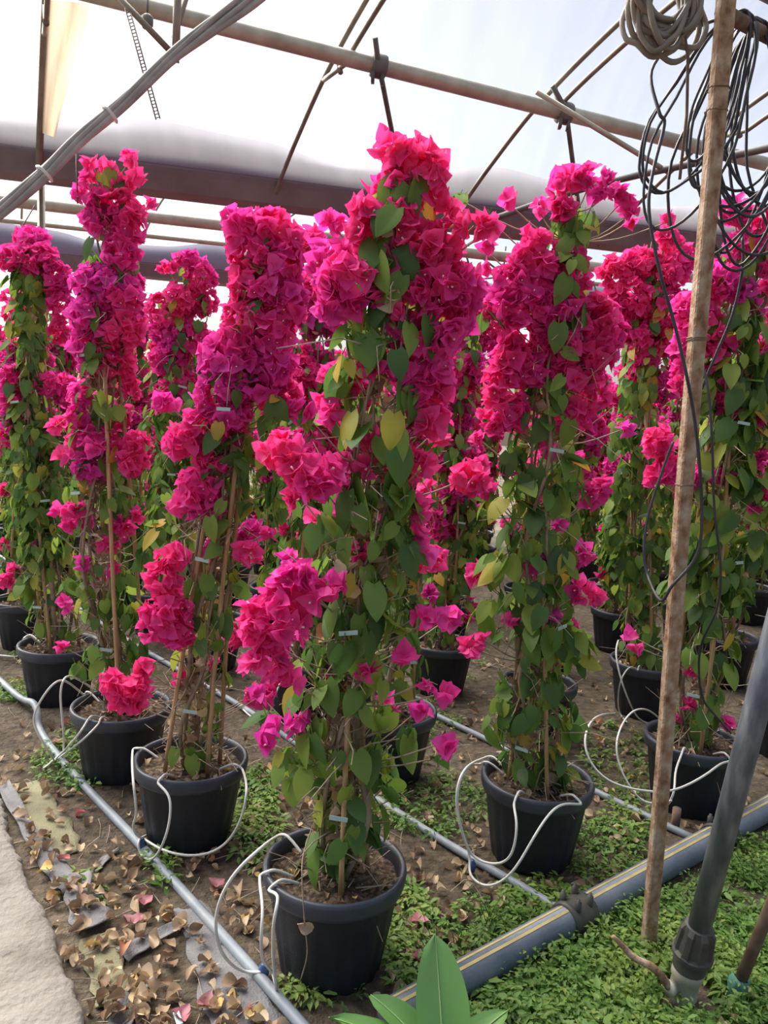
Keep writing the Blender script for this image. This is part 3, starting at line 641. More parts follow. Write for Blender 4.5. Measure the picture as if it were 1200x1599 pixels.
drip([('P2', 374, 1198), (386, 1235, 2.42), (375, 1285, 2.45), (345, 1325, 2.48), (300, 1337, 2.45), (255, 1328, 2.47), (222, 1308)], 'white drip tube swinging round the right side of the pot with two canes')
drip([('P2', 217, 1170), (208, 1220, 2.47), (214, 1270, 2.5), (207, 1288, 2.52), (214, 1305, 2.54), (226, 1310)], 'white drip tube down the left side of the pot with two canes')
drip([('P3', 122, 1078), (100, 1060, 2.96), (76, 1075, 2.9), (55, 1110, 2.92), (54, 1135, 2.95), (75, 1172, 2.95), (84, 1186)], 'white drip tube arching beside the second pot from the walkway')
drip([('P3', 130, 1064), (108, 1052, 3.0), (95, 1075, 2.93), (96, 1110, 2.93), (100, 1150, 2.95), (99, 1172)], 'white drip tube standing upright beside the yellow leaf')
drip([('P3', 146, 1119), (122, 1148, 2.86), (95, 1178), (68, 1200)], 'straight white tube slanting down from the pot to the lateral pipe')
drip([('P3', 156, 1125), (130, 1155, 2.84), (100, 1178), (80, 1190)], 'second slanting white tube beside the straight one')
drip([('Q1', 758, 1180), (724, 1200, 2.55), (712, 1250, 2.50), (722, 1300, 2.48), (738, 1338, 2.5), (775, 1350, 2.45), (800, 1335, 2.40), (808, 1290, 2.40), (803, 1260, 2.46), ('Q1', 804, 1246)], 'white drip tube in a long loop left of the right front pot')
drip([('Q1', 750, 1190), (732, 1196, 2.62), (716, 1225, 2.55), (716, 1280, 2.52), (735, 1335, 2.52), (733, 1365, 2.47), (760, 1385, 2.42), (800, 1365, 2.36), (838, 1300, 2.38), (872, 1256, 2.46), ('Q1', 886, 1238)], 'white drip tube crossing the front of the right front pot')
drip([('R1', 1058, 1184), (1055, 1205, 2.9), (1054, 1235, 2.8), (1045, 1255, 2.82)], 'short white tube over the rim of the pot behind the rusty post')
drip([('R1', 1132, 1178), (1126, 1192, 2.86), (1100, 1212, 2.72), (1050, 1236, 2.72), (1000, 1234, 2.72), (955, 1222, 2.75), (925, 1195, 2.8), (913, 1160, 2.85), (922, 1128, 2.95), (940, 1116, 3.2), (962, 1114)], 'white drip tube in a broad loop beside the rusty post')
drip([(1045, 1138), (1015, 1108, 3.35), (985, 1112, 3.1), (964, 1150, 2.9), (966, 1190, 2.85), (985, 1230, 2.8), (1010, 1255, 2.78), (1050, 1250, 2.78)], 'thin white tube curling left of the rusty post', r=.004)
drip([(966, 1000, 3.5), (962, 1020, 3.4), (970, 1060, 3.35), (985, 1100, 3.4), (1000, 1125), (1030, 1135)], 'thin white tube under the lone pink sprig', r=.004)
drip([('S1',), (985, 1040, 3.95), (968, 1065, 3.8), (966, 1110), (980, 1128)], 'thin white tube bending behind the lone pink sprig', r=.004)
drip([(-20, 1022), (5, 1024), (25, 1026), (30, 1022), (36, 1000, 4.02), ('P4',)], 'white tube at the pot farthest along the walkway', r=.006)
drip([(380, 1108), (396, 1122), (412, 1118), (428, 1090, 3.62), ('Q3',)], 'white tube lying on the second lateral pipe')

# ================================================================== posts and hoses on the right
base = on_z(1011, 1492, -.02); top = at(1138, -60, 2.02); d = top-base; Lp = np.linalg.norm(d); d /= Lp
sx = np.array([1, .12, 0.0]); sx -= d*np.dot(sx, d); sx /= np.linalg.norm(sx); sy = np.cross(d, sx); Rm = np.stack([sx, sy, d], 1)
root = link('rusty_post', None, loc=base, label='rusty square steel post standing in the weeds', cat='post')
sec = [(-.022, -.013), (-.018, -.017), (.018, -.017), (.022, -.013), (.022, .013), (.018, .017), (-.018, .017), (-.022, .013)]; ns = 60; vv = []
for i in range(ns+1):
    t = Lp*i/ns; wob = np.array([.0025*math.sin(t*3.1), 0, 0])
    for x, y in sec: vv.append(Rm @ np.array([x*(.90+.0*t), y, t])+wob)
link('post_shaft', MB().add(vv, [(i*8+j, i*8+(j+1) % 8, (i+1)*8+(j+1) % 8, (i+1)*8+j) for i in range(ns) for j in range(8)]+[tuple(range(8))[::-1], tuple(ns*8+j for j in range(8))]).mesh('post_shaft', M['rust'], smooth=False), root)
for py, n_ in ((533, 2), (758, 1), (141, 1), (176, 1)):
    tq = np.dot(at(1011+(1492-py)/1552*127, py, 2.02+(py+60)/1552*.19)-base, d)
    for k in range(n_):
        pts = [Rm @ np.array([x*1.06, y*1.08, tq+.006*k+.004*math.sin(i)]) for i, (x, y) in enumerate(sec+sec[:1])]
        link('wire_tie', tube(MB(), pts, .0016, 5).mesh('wire_tie', M['rustdark']), root)
BARA, BARB = at(1128, 18, 2.04), at(1275, 98, 2.70)
def on_bar(Y): return BARA+(BARB-BARA)*(Y-BARA[1])/(BARB[1]-BARA[1])+[0, 0, .026]
BX, _, BS = (BARB-BARA)/(BARB[1]-BARA[1])
pipe('cross_bar', P3((1128, 18, 2.04), (1275, 98, 2.70)), .019, M['rustdark'], 10, label='brown pipe bar leaving the top of the rusty post', cat='pipe')
pipe('upper_bar', P3((1170, -25, 2.9), (1280, 30, 2.9)), .028, M['darksteel'], 10, label='blue grey steel bar at the roof above the hose coil', cat='pipe')
def coil(name, c, rx, rz, n_, mat, label, r, seed, tail=None, tilt=.5, jit=.22, lean=-.05, oys=.04, slope=0.0, along=0.0):
    r_ = np.random.default_rng(seed); pts = []
    for k in range(n_):
        w_ = rx*r_.uniform(1-jit*1.8, 1+jit); h_ = rz*r_.uniform(1-jit, 1+jit*.8); ox = r_.normal(0, rx*.16); oy = r_.uniform(-oys, oys); tl = r_.normal(lean, .10)
        for i in range(14):
            a = PI/2+2*PI*i/14; x = w_*math.cos(a)*(1 if math.sin(a) < .2 else .82); z = h_*(math.sin(a)-1)
            pts.append(c+np.array([ox*(1-math.sin(a))*.5+x+z*tl+along*oy, oy+oys*.4*math.sin(a*2+k)*(0 if i == 0 else 1)+tilt*x*.25, z+slope*oy+(abs(r_.normal(0, .004)) if i == 0 else r_.normal(0, .005))]))
    if tail is not None: pts += list(tail)
    p = crom(np.array(pts), 3)
    return link(name, tube(MB(), p, r, 6).mesh(name, mat, off=c), loc=c, label=label, cat='hose')
coil('hose_coil', on_bar(2.27), .135, .285, 17, M['hose'], 'big coil of black hose hanging on the bar beside the rusty post', .0043, 5, jit=.24, lean=.02, oys=.045, slope=BS, along=BX, tilt=.3)
coil('hose_coil', on_bar(2.15), .10, .27, 5, M['hose'], 'loose loops of black hose left of the rusty post', .0040, 9, jit=.30, lean=.18, oys=.012, slope=BS, along=BX, tilt=0)
hk = MB(); tube(hk, crom(P3((1136, -50, 2.03), (1075, -64, 2.02), (1044, -68, 2.03), (1036, -84, 2.05)), 3)-base, .007, 7); link('hook', hk.mesh('hook', M['rustdark']), root)
coil('hose_coil', at(1046, -76, 2.03), .080, .10, 15, M['brownhose'], 'coil of brown hose hanging at the top of the rusty post', .0072, 12, jit=.22, lean=-.05, oys=.035)
def hose(lst, label, r=.0045, mat='hose'): return pipe('loose_hose', np.array([at(*q) for q in lst]), r, M[mat], 7, sub=6, label=label, cat='hose')
hose([(1150, 26, 2.12), (1110, 34, 2.13), (1060, 60, 2.13), (1018, 110, 2.09), (1030, 175, 2.05), (1038, 195, 2.05), (1020, 270, 2.04), (1014, 330, 2.03), (1030, 420, 2.02), (1060, 530, 2.02), (1083, 640, 2.04), (1094, 740, 2.07), (1096, 830, 2.09), (1084, 875, 2.09), (1050, 915, 2.1), (1033, 938, 2.14), (1014, 905, 2.3), (1006, 860, 2.34), (1014, 800, 2.36), (1040, 720, 2.38), (1052, 690, 2.38)], 'long black hose falling in front of the rusty post and looping back')
hose([(1160, 370, 2.36), (1160, 420, 2.36), (1145, 490, 2.38), (1118, 555, 2.4), (1096, 608, 2.42)], 'short black hose slanting from the coil behind the post')
hose([(1096, 560, 2.4), (1108, 620, 2.36), (1113, 700, 2.35), (1116, 790, 2.36), (1126, 890, 2.38), (1120, 950, 2.4), (1098, 1000, 2.45), (1092, 1040, 2.5), (1098, 1090, 2.55), (1120, 1120, 2.6), (1142, 1145, 2.62)], 'black hose hanging right of the rusty post down to the pot', .0040)
pipe('rope', P3((1066, 30, 2.03), (1075, 90, 2.05), (1073, 180, 2.07), (1062, 280, 2.08)), .004, M['rustdark'], 6, label='brown rope hanging through the hose loops', cat='rope')
# leaning grey pipe with fittings
pa, pz = on_z(1092, 1450, .235), at(1262, 800, 1.80); d = (pz-pa)/np.linalg.norm(pz-pa); ft = pa-d*.255
root = link('leaning_pipe', None, loc=ft, label='thick grey plastic pipe leaning in a black and white fitting', cat='pipe')
link('pipe_body', tube(MB(), [pa-ft, pz-ft], .0315, 28).mesh('pipe_body', M['pvc']), root)
def ribn(th, k): return np.where(k in (2, 3), .004*np.sign(np.sin(th*7)), 0.0)
link('coupling_nut', lathe(MB(), [(.030, .012), (.038, .010), (.044, -.005), (.049, -.075), (.056, -.08), (.056, -.092), (.047, -.096), (.046, -.135), (.0, -.135)], 56, ribn, ctr=pa-ft, axis=d).mesh('coupling_nut', M['blackfit'], smooth=False), root)
link('white_socket', lathe(MB(), [(.038, -.125), (.043, -.13), (.044, -.165), (.039, -.168), (.039, -.225), (.042, -.23), (.040, -.26), (0, -.27)], 32, ctr=pa-ft, axis=d).mesh('white_socket', M['whitefit']), root)
link('valve_stub', lathe(MB(), [(0, 0), (.018, 0), (.018, .055), (.022, .055), (.022, .07), (0, .07)], 18, ctr=pa-ft-d*.20, axis=(-.85, -.45, .1)).mesh('valve_stub', M['whitefit']), root)
lv = pa-d*.20+np.array([-.85, -.45, .1])*.06
hl = MB(); tube(hl, crom(np.vstack([lv, P3((1022, 1512, lv[1]-.01), (990, 1495, lv[1]+.01), (970, 1474, lv[1]+.02), (958, 1462, lv[1]+.02))]), 4)-ft, np.interp(np.linspace(0, 1, 17), [0, .5, 1], [.012, .010, .006]), 8)
link('valve_lever', hl.mesh('valve_lever', M['rust']), root, label='rusty valve lever')
pa2, pz2 = on_z(1150, 1548, .02), at(1262, 1275, 1.95); d2_ = (pz2-pa2)/np.linalg.norm(pz2-pa2)
root = link('brown_stake', None, loc=pa2, label='dark brown leaning stake wrapped in teal cloth at its foot', cat='stake')
link('shaft', tube(MB(), [pz2*0-d2_*.03, pz2-pa2], .017, 12).mesh('shaft', M['rustdark']), root)
link('cloth_wrap', lathe(MB(), [(.017, .05), (.026, .045), (.030, .02), (.026, 0), (.033, -.02), (.02, -.035)], 16, lambda th, k: .004*np.sin(th*5+k), axis=d2_).mesh('cloth_wrap', M['teal']), root)
c = on_z(1058, 1262, .10); pipe('riser_stub', [c, c*[1, 1, 0]], .017, M['rustdark'], 12, label='short dark riser stub beside the rusty post', cat='pipe')

# ================================================================== the potted plants
U = np.array([-.53, .62]); V2 = np.array([.72, .55])
def plant(name, rimpx, top, pinks, greens, label, seed, spot=None, mid=None, **kw):
    b_ = on_z(*rimpx, RZ) if spot is None else np.array([*spot, RZ]); loc = np.array([b_[0], b_[1], 0.0]); Yp = b_[1]
    t = at(*top, Yp); a0 = loc+[0, 0, .26]; axis = [a0]+([at(*q, Yp) for q in mid] if mid else [(a0+t)/2])+[t]
    r_ = np.random.default_rng(seed+100); pk = ells(Yp-.03, pinks); gr = ells(Yp-.04, greens)
    pk += mirror_back(pk, axis, r_, .45); gr += mirror_back(gr, axis, r_, .5)
    return bougainvillea(name, loc, axis, pk, gr, label, None, seed, **kw)
NAME = 'potted_bougainvillea'
front = plant(NAME, (524, 1345), (640, 225), [
    (612, 226, 24, 20), (655, 244, 38, 22), (682, 252, 20, 22), (622, 268, 34, 28), (668, 285, 34, 30), (700, 330, 22, 28), (628, 330, 30, 28), (572, 365, 30, 50), (566, 330, 22, 28), (650, 385, 48, 45), (690, 385, 34, 40),
    (545, 440, 52, 44), (520, 475, 34, 30), (690, 440, 58, 44), (725, 452, 34, 42), (620, 415, 30, 30), (640, 480, 45, 45), (700, 500, 44, 50), (660, 535, 50, 36), (742, 350, 34, 24, -.05), (770, 352, 18, 18, -.05),
    (590, 575, 34, 22), (635, 578, 42, 20), (688, 590, 30, 44), (660, 620, 36, 36), (675, 655, 34, 30), (640, 718, 36, 20), (668, 725, 18, 26), (590, 470, 14, 14), (555, 484, 12, 12),
    (440, 700, 42, 34, -.06), (488, 742, 48, 46, -.08), (470, 780, 30, 22, -.06), (528, 730, 24, 24), (578, 690, 8, 10), (575, 728, 10, 12), (540, 780, 24, 30), (515, 640, 16, 30),
    (462, 912, 44, 38, -.10), (430, 962, 56, 46, -.12), (412, 1035, 44, 36, -.12), (400, 990, 34, 34, -.12), (458, 1066, 22, 16, -.12), (512, 908, 30, 28, -.12), (495, 935, 26, 18, -.12),
    (562, 862, 30, 18), (655, 800, 14, 24), (650, 838, 16, 20), (668, 862, 14, 16), (655, 964, 22, 15, -.08), (680, 970, 14, 12, -.08), (632, 1022, 12, 11, -.08), (575, 1050, 12, 10, -.05), (672, 1065, 11, 11, -.1), (696, 1086, 15, 15, -.1), (696, 1164, 17, 13, -.12),
    (472, 1118, 9, 9), (456, 1128, 8, 7), (410, 1160, 9, 8), (430, 1136, 9, 9)],
   [(578, 515, 20, 30), (540, 560, 18, 50), (545, 520, 14, 20), (605, 335, 22, 26), (608, 440, 18, 22), (600, 690, 28, 40), (570, 672, 18, 18), (600, 780, 32, 36), (620, 815, 22, 20), (645, 760, 16, 30), (640, 605, 22, 14),
    (600, 885, 36, 30), (585, 930, 34, 40), (570, 980, 24, 26), (632, 990, 22, 20), (640, 850, 20, 30), (500, 815, 26, 36), (545, 960, 26, 30), (480, 1060, 22, 18), (452, 1185, 30, 36), (475, 1200, 20, 34), (540, 1080, 22, 40),
    (600, 1110, 24, 24), (590, 1180, 22, 24), (612, 1222, 20, 22), (560, 1300, 32, 20), (540, 1340, 12, 16), (496, 1330, 9, 14), (680, 1190, 12, 8, -.1), (640, 1140, 14, 20), (650, 670, 20, 26)],
   'tallest bougainvillea in front, dense pink flowers and hanging green leaves, pot looped by white tubes', 1, mid=[(545, 1010), (600, 640)], rcol=.115, colleaf=230, coldead=190, cane_to=(.22, .42), lsc=1.18)
fl = np.array(front.location); vp = np.array([at(*q) for q in ((488, 1290, 2.0), (474, 1335, 1.92), (472, 1372, 1.86), (476, 1440, 1.84), (480, 1490, 1.87), (470, 1530, 1.90))])
link('dry_vine', tube(MB(), crom(vp, 5), .0018, 5).mesh('dry_vine', M['stem'], off=fl), front)
dl = link('dry_vine_leaf', DLM[1], front); dl.matrix_local = mat4(rots(np.array([[0, -1.0, .2]]), np.array([1.2]))[0], at(477, 1447, 1.835)-fl, .8)
plant(NAME, (299, 1180), (415, 345), [
    (375, 352, 36, 30), (420, 350, 40, 28), (455, 375, 22, 24), (395, 395, 46, 34), (440, 415, 40, 40), (405, 450, 50, 40), (450, 470, 36, 40), (385, 505, 46, 40), (360, 560, 50, 44), (345, 615, 46, 46), (420, 520, 44, 40), (435, 570, 34, 34),
    (318, 668, 46, 40), (285, 690, 34, 30), (355, 660, 34, 40), (312, 765, 44, 36), (290, 785, 26, 26), (330, 790, 30, 24), (375, 640, 24, 24), (400, 600, 34, 30), (470, 640, 24, 22), (410, 620, 14, 14), (330, 720, 34, 24),
    (388, 862, 26, 18, -.06), (400, 880, 12, 14), (268, 870, 30, 26, -.05), (250, 905, 32, 30, -.08), (262, 950, 42, 34, -.08), (275, 985, 30, 36, -.08), (235, 985, 24, 22, -.08), (225, 1048, 22, 22, -.10), (170, 1068, 24, 26, -.12), (205, 1075, 30, 26, -.12), (200, 1100, 32, 20, -.12), (280, 1060, 11, 10), (420, 830, 14, 12), (330, 860, 14, 16)],
   [(378, 690, 12, 24), (375, 720, 12, 20), (345, 748, 20, 16), (362, 812, 22, 18), (395, 790, 14, 14), (335, 830, 14, 16), (430, 630, 22, 22), (420, 690, 24, 50), (440, 760, 24, 50), (420, 890, 14, 18), (370, 900, 22, 20), (395, 560, 14, 16), (345, 960, 22, 24), (330, 1100, 16, 12), (305, 1165, 12, 14)],
   'bougainvillea with a pink column over bare canes, in the pot with two tan canes', 2, mid=[(330, 900), (375, 600)], rcol=.10, colleaf=110, coldead=230, canes=4, cane_to=(.45, .7))
plant(NAME, (190, 1098), (176, 240), [
    (140, 250, 12, 10), (138, 280, 16, 16), (125, 300, 10, 16), (172, 262, 12, 10), (205, 250, 10, 10), (215, 275, 12, 16), (190, 290, 20, 20), (165, 318, 36, 28), (200, 345, 28, 40), (150, 345, 22, 24), (190, 395, 32, 30), (150, 440, 40, 30), (180, 460, 44, 36),
    (150, 490, 46, 36), (185, 515, 44, 40), (140, 540, 36, 30), (175, 570, 40, 22), (205, 610, 18, 24), (125, 615, 20, 24), (120, 655, 22, 26), (145, 695, 44, 32), (140, 735, 36, 22), (205, 722, 30, 28), (215, 690, 26, 20), (95, 710, 12, 12),
    (115, 796, 24, 16), (130, 815, 12, 12), (190, 820, 24, 18), (170, 850, 20, 16), (128, 880, 14, 14), (175, 888, 14, 12), (100, 945, 13, 18), (100, 1015, 12, 14), (215, 805, 14, 14)],
   [(178, 775, 34, 22), (250, 775, 22, 34), (245, 815, 18, 20), (195, 895, 16, 20), (150, 650, 14, 14), (180, 640, 20, 20), (175, 980, 18, 18), (130, 920, 14, 18), (165, 940, 14, 18), (140, 960, 14, 20), (120, 1035, 14, 14), (165, 1030, 20, 22), (105, 910, 12, 12), (145, 400, 12, 14), (230, 860, 20, 30), (200, 950, 24, 30), (215, 1010, 20, 24)],
   'bougainvillea with a thin flowering spire reaching the cable bundle', 3, mid=[(150, 800), (165, 520)], rcol=.10, colleaf=150, coldead=150)
plant(NAME, (93, 1003), (52, 375), [
    (40, 372, 18, 10), (20, 405, 28, 22), (60, 405, 36, 26), (88, 435, 26, 30), (95, 470, 22, 40), (75, 600, 24, 20), (90, 520, 18, 20), (20, 590, 26, 24), (15, 630, 22, 30), (20, 660, 16, 18), (55, 420, 30, 20), (40, 742, 7, 7), (20, 890, 14, 14), (8, 910, 14, 16), (60, 850, 10, 10)],
   [(45, 440, 34, 24), (40, 490, 26, 34), (48, 550, 26, 40), (40, 650, 30, 30), (60, 700, 34, 50), (55, 780, 34, 50), (62, 850, 36, 44), (40, 910, 24, 26), (85, 760, 24, 40), (90, 850, 24, 30)],
   'bougainvillea with a broad pink crown and dull green column beside the walkway', 4, mid=[(65, 800), (50, 600)], rcol=.12, colleaf=300, coldead=120)
plant(NAME, (840, 1210), (905, 285), [
    (875, 300, 20, 32), (895, 278, 24, 18), (928, 272, 30, 18), (958, 290, 22, 22), (972, 315, 18, 18), (985, 335, 11, 13), (935, 302, 18, 12), (880, 330, 22, 20), (835, 375, 26, 24), (820, 400, 30, 26), (848, 420, 34, 30), (885, 400, 28, 28), (800, 440, 34, 28), (905, 430, 26, 30),
    (780, 475, 30, 28), (820, 480, 40, 34), (870, 480, 44, 40), (925, 490, 40, 40), (955, 520, 28, 36), (815, 525, 40, 34), (880, 545, 44, 40), (930, 560, 34, 30), (895, 590, 40, 26), (790, 600, 38, 40), (800, 560, 34, 34), (778, 645, 32, 36), (810, 640, 24, 34), (840, 580, 30, 30), (745, 683, 7, 7),
    (905, 640, 26, 20), (935, 620, 20, 24), (885, 670, 14, 12), (915, 670, 16, 10), (925, 775, 24, 22), (945, 765, 18, 22), (860, 705, 9, 8), (791, 730, 7, 6), (875, 820, 11, 9), (850, 862, 12, 10), (868, 868, 14, 11), (830, 882, 9, 9), (915, 860, 12, 20), (910, 925, 22, 22), (932, 930, 12, 20), (865, 960, 12, 10), (845, 958, 9, 8), (800, 965, 9, 7),
    (732, 1010, 20, 16, -.06), (755, 1000, 11, 9, -.06), (793, 312, 6, 8), (758, 388, 8, 8), (762, 420, 9, 8)],
   [(885, 345, 16, 20), (912, 370, 18, 24), (900, 345, 14, 14), (800, 720, 20, 40), (820, 760, 24, 28), (790, 790, 22, 20), (830, 800, 24, 24), (770, 870, 18, 24), (800, 870, 20, 20), (840, 850, 20, 24), (880, 870, 22, 34), (905, 760, 14, 14), (772, 940, 22, 22), (875, 905, 22, 22), (840, 920, 24, 24), (870, 990, 32, 34), (905, 1010, 24, 40), (830, 990, 24, 24), (830, 1060, 24, 24),
    (785, 1085, 22, 24), (765, 1130, 18, 20), (870, 1060, 22, 24), (800, 1135, 22, 16), (855, 1185, 14, 16), (880, 1205, 10, 10), (760, 490, 14, 20), (860, 650, 20, 20), (880, 740, 26, 40), (720, 310, 14, 10), (765, 340, 12, 12)],
   'bougainvillea whose pink top arches over, in the right front pot crossed by white tubes', 5, mid=[(835, 1000), (855, 650)], rcol=.115, colleaf=270, coldead=170, cane_to=(.3, .5), lsc=1.15)
plant(NAME, (1085, 1150), (1175, 320), [
    (1150, 330, 28, 22), (1180, 345, 34, 26), (1165, 380, 34, 24), (1120, 440, 36, 34), (1080, 480, 28, 30), (1155, 450, 24, 24), (1100, 510, 38, 36), (1075, 540, 30, 40), (1065, 590, 24, 26), (1110, 560, 28, 26), (1130, 620, 20, 28), (1145, 640, 14, 18), (1030, 690, 26, 30, -.05), (1045, 730, 28, 30, -.05), (1020, 745, 14, 20, -.05), (1075, 750, 22, 18), (1125, 740, 16, 20), (1185, 780, 20, 26), (1190, 650, 16, 16), (1190, 720, 14, 14),
    (980, 990, 16, 12, -.1), (992, 1010, 12, 12, -.1), (1075, 1100, 12, 12), (1062, 1118, 14, 10), (1135, 1128, 14, 10), (1080, 1045, 10, 8), (1140, 540, 14, 14), (1185, 480, 14, 14), (1200, 420, 20, 20)],
   [(1165, 490, 24, 30), (1185, 540, 24, 34), (1130, 505, 14, 18), (1145, 560, 20, 24), (1170, 620, 28, 34), (1195, 600, 24, 40), (1180, 680, 28, 30), (1140, 690, 24, 30), (1110, 620, 24, 30), (1160, 740, 24, 30), (1120, 800, 26, 30), (1180, 850, 28, 34), (1130, 880, 30, 34), (1150, 930, 24, 24), (1090, 900, 22, 30), (1100, 960, 24, 24), (1120, 1030, 20, 20), (1100, 1130, 24, 12), (1070, 850, 22, 24), (1190, 770, 24, 30)],
   'bougainvillea behind the rusty post with big hanging leaves and pink top', 6, mid=[(1110, 900), (1140, 620)], rcol=.12, colleaf=260, coldead=120, lsc=1.2)
BACK = [np.array([1.56, 4.28]), on_z(705, 895, RZ)[:2], np.array([-1.02, 4.62])]
plant(NAME, None, (1030, 375), [(1045, 372, 22, 22), (1002, 412, 34, 26), (962, 424, 28, 26), (1042, 425, 34, 30), (990, 462, 42, 34), (1042, 485, 38, 38), (960, 478, 28, 28), (1010, 530, 38, 28), (1060, 540, 24, 30), (1075, 400, 20, 24), (1010, 570, 20, 18), (1040, 600, 22, 30)],
   [(985, 610, 24, 28), (970, 675, 24, 34), (1000, 700, 26, 38), (975, 760, 26, 38), (960, 830, 24, 38), (985, 870, 28, 38), (1020, 840, 26, 38), (1000, 930, 24, 28), (1030, 760, 24, 34)],
   'bougainvillea with round pink crown over dense dark leaves, between arching plant and rusty post', 7, spot=BACK[0], mid=[(1005, 900), (1005, 640)], rcol=.13, colleaf=330, coldead=60, nfl=220, nlf=240, lo=True)
plant(NAME, None, (738, 470), [(742, 455, 24, 24), (765, 500, 24, 34), (735, 505, 24, 26), (770, 545, 18, 26), (745, 530, 18, 20), (700, 846, 24, 15, -.1), (690, 835, 14, 12, -.1)],
   [(720, 580, 26, 28), (712, 640, 28, 36), (725, 700, 32, 36), (715, 770, 30, 36), (735, 800, 26, 30), (740, 850, 20, 20), (745, 640, 22, 30), (705, 690, 20, 30)],
   'slim bougainvillea, mostly dark green leaves, seen between the tallest and the arching plant', 8, spot=BACK[1], mid=[(715, 780), (725, 620)], rcol=.15, colleaf=420, coldead=60, nfl=120, nlf=220, lo=True)
plant(NAME, None, (298, 400), [(296, 405, 26, 15), (262, 420, 14, 12), (312, 432, 26, 24), (285, 470, 32, 28), (252, 490, 26, 34), (300, 530, 32, 28), (272, 555, 26, 28), (292, 600, 22, 24), (252, 560, 18, 28), (262, 610, 16, 20), (330, 470, 14, 20), (335, 540, 20, 24)],
   [(258, 640, 22, 34), (290, 680, 22, 38), (268, 720, 24, 34), (318, 470, 12, 16), (300, 740, 24, 34)],
   'bougainvillea standing back between the thin spire and the bare caned plant', 9, spot=BACK[2], mid=[(285, 760), (285, 580)], rcol=.14, colleaf=320, coldead=60, nfl=240, nlf=120, lo=True)
# rows behind: prototypes, then copies turned their own way
def generic(seed, hgt, nfl, nlf, lo, pinkfrom, fd):
    r_ = np.random.default_rng(seed); axis = [np.array([0, 0, .3]), np.array([.03, .02, 1.0]), np.array([-.02, .02, 1.6]), np.array([.02, 0, hgt])]
    ax = crom(axis, 8); pk = []; gr = []
    for k in range(26):
        t = r_.uniform(pinkfrom, 1.0)**.9; c = ax[int(t*(len(ax)-1))]; a = r_.uniform(0, 2*PI); rad = r_.uniform(.03, .13)*(1.15-.6*max(0, t-.8)*5*.5)
        s = r_.uniform(.045, .095); pk.append((c+[rad*math.cos(a), rad*math.sin(a), r_.uniform(-.03, .03)], np.array([s, s, s*r_.uniform(.8, 1.3)])))
    for k in range(6):
        t = r_.uniform(.12, .5); c = ax[int(t*(len(ax)-1))]; a = r_.uniform(0, 2*PI); pk.append((c+[.15*math.cos(a), .15*math.sin(a), 0], np.array([.03, .03, .03])))
    for k in range(14):
        t = r_.uniform(.10, .75); c = ax[int(t*(len(ax)-1))]; a = r_.uniform(0, 2*PI); gr.append((c+[.10*math.cos(a), .10*math.sin(a), 0], np.array([.06, .06, .08])))
    return bougainvillea(NAME, (0, 0, 0), axis, pk, gr, '', 'bougainvilleas in the rows behind', seed, nfl=nfl, nlf=nlf, lo=lo, fdens=fd, colleaf=330, coldead=110, rcol=.13, lmat='leaf')
protoN = [generic(50+k, 2.15+.1*k, 150, 110, True, (.42, .5, RZ)[k], .8) for k in range(3)]
protoF = [generic(60+k, 2.10+.12*k, 0, 0, True, (.34, .42)[k], .8) for k in range(2)]
def copy_plant(src, loc, rz, s, label):
    r = src.copy(); COL.objects.link(r); r.location = loc; r.rotation_euler = (0, 0, rz); r.scale = (s, s, s); r['label'] = label
    for ch in src.children:
        c = ch.copy(); COL.objects.link(c); c.parent = r
    return r
taken = [on_z(*q, RZ)[:2] for q in ((524, 1345), (299, 1180), (190, 1098), (93, 1003), (840, 1210), (1085, 1150))]
P1b, Q1b, R1b = taken[0], taken[4], taken[5]; taken += [on_z(64, 285, 3.22)[:2]]+BACK
s0 = on_z(30, 940, RZ)[:2]+[-.03, .1]
GRP = 'bougainvilleas in the rows behind'
spots = [(s0, 'potted bougainvillea next past the broad crowned one beside the walkway')]
spots += [(s0+U*k*1.25, 'potted bougainvillea at the far end of the row beside the walkway') for k in (1, 2, 3, 4)]
QL = {1: 'shaded bougainvillea standing right behind the tallest plant', 2: 'bougainvillea behind the gap between the tallest plant and the one with two tan canes', 3: 'bougainvillea in the second row behind the bare caned plant'}
spots += [(Q1b+U*k*1.0, QL.get(k, 'potted bougainvillea far along the second lateral pipe')) for k in range(1, 10)]
RL = {1: 'bougainvillea standing right behind the arching one', 2: 'bougainvillea in the third row, hidden low behind the tallest plant'}
spots += [(R1b+U*k*1.0, RL.get(k, 'potted bougainvillea far along the third lateral pipe')) for k in range(1, 11)]
for j in range(1, 7):
    for k in range(-1 if j < 5 else 0, 11):
        lab = {(1, 0): 'bougainvillea beyond the leaning grey pipe', (2, 1): 'bougainvillea behind the black hose coil'}.get((j, k), 'potted bougainvillea in the back rows beyond the third lateral pipe')
        spots.append((R1b+V2*j+U*k, lab))
used = set(); cnt = 0
for s_, lab in spots:
    s_ = np.array(s_); dist = np.linalg.norm(s_)
    if min(np.linalg.norm(s_-t) for t in taken) < .42: continue
    sx_ = 600+FPX*s_[0]/s_[1]
    if sx_ < -260 or sx_ > 1750 or dist > 11.5: continue
    taken.append(s_); cnt += 1
    near = dist < 5.6; pool = protoN if near else protoF; src = pool[cnt % len(pool)]
    jx = rng.normal(0, .04, 2); args = ((s_[0]+jx[0], s_[1]+jx[1], 0.0), rng.uniform(0, 2*PI), rng.uniform(.92, 1.08))
    if src.name not in used:
        used.add(src.name); src.location = args[0]; src.rotation_euler = (0, 0, args[1]); src['label'] = lab
    else: copy_plant(src, *args, lab)
print('plants behind', cnt)

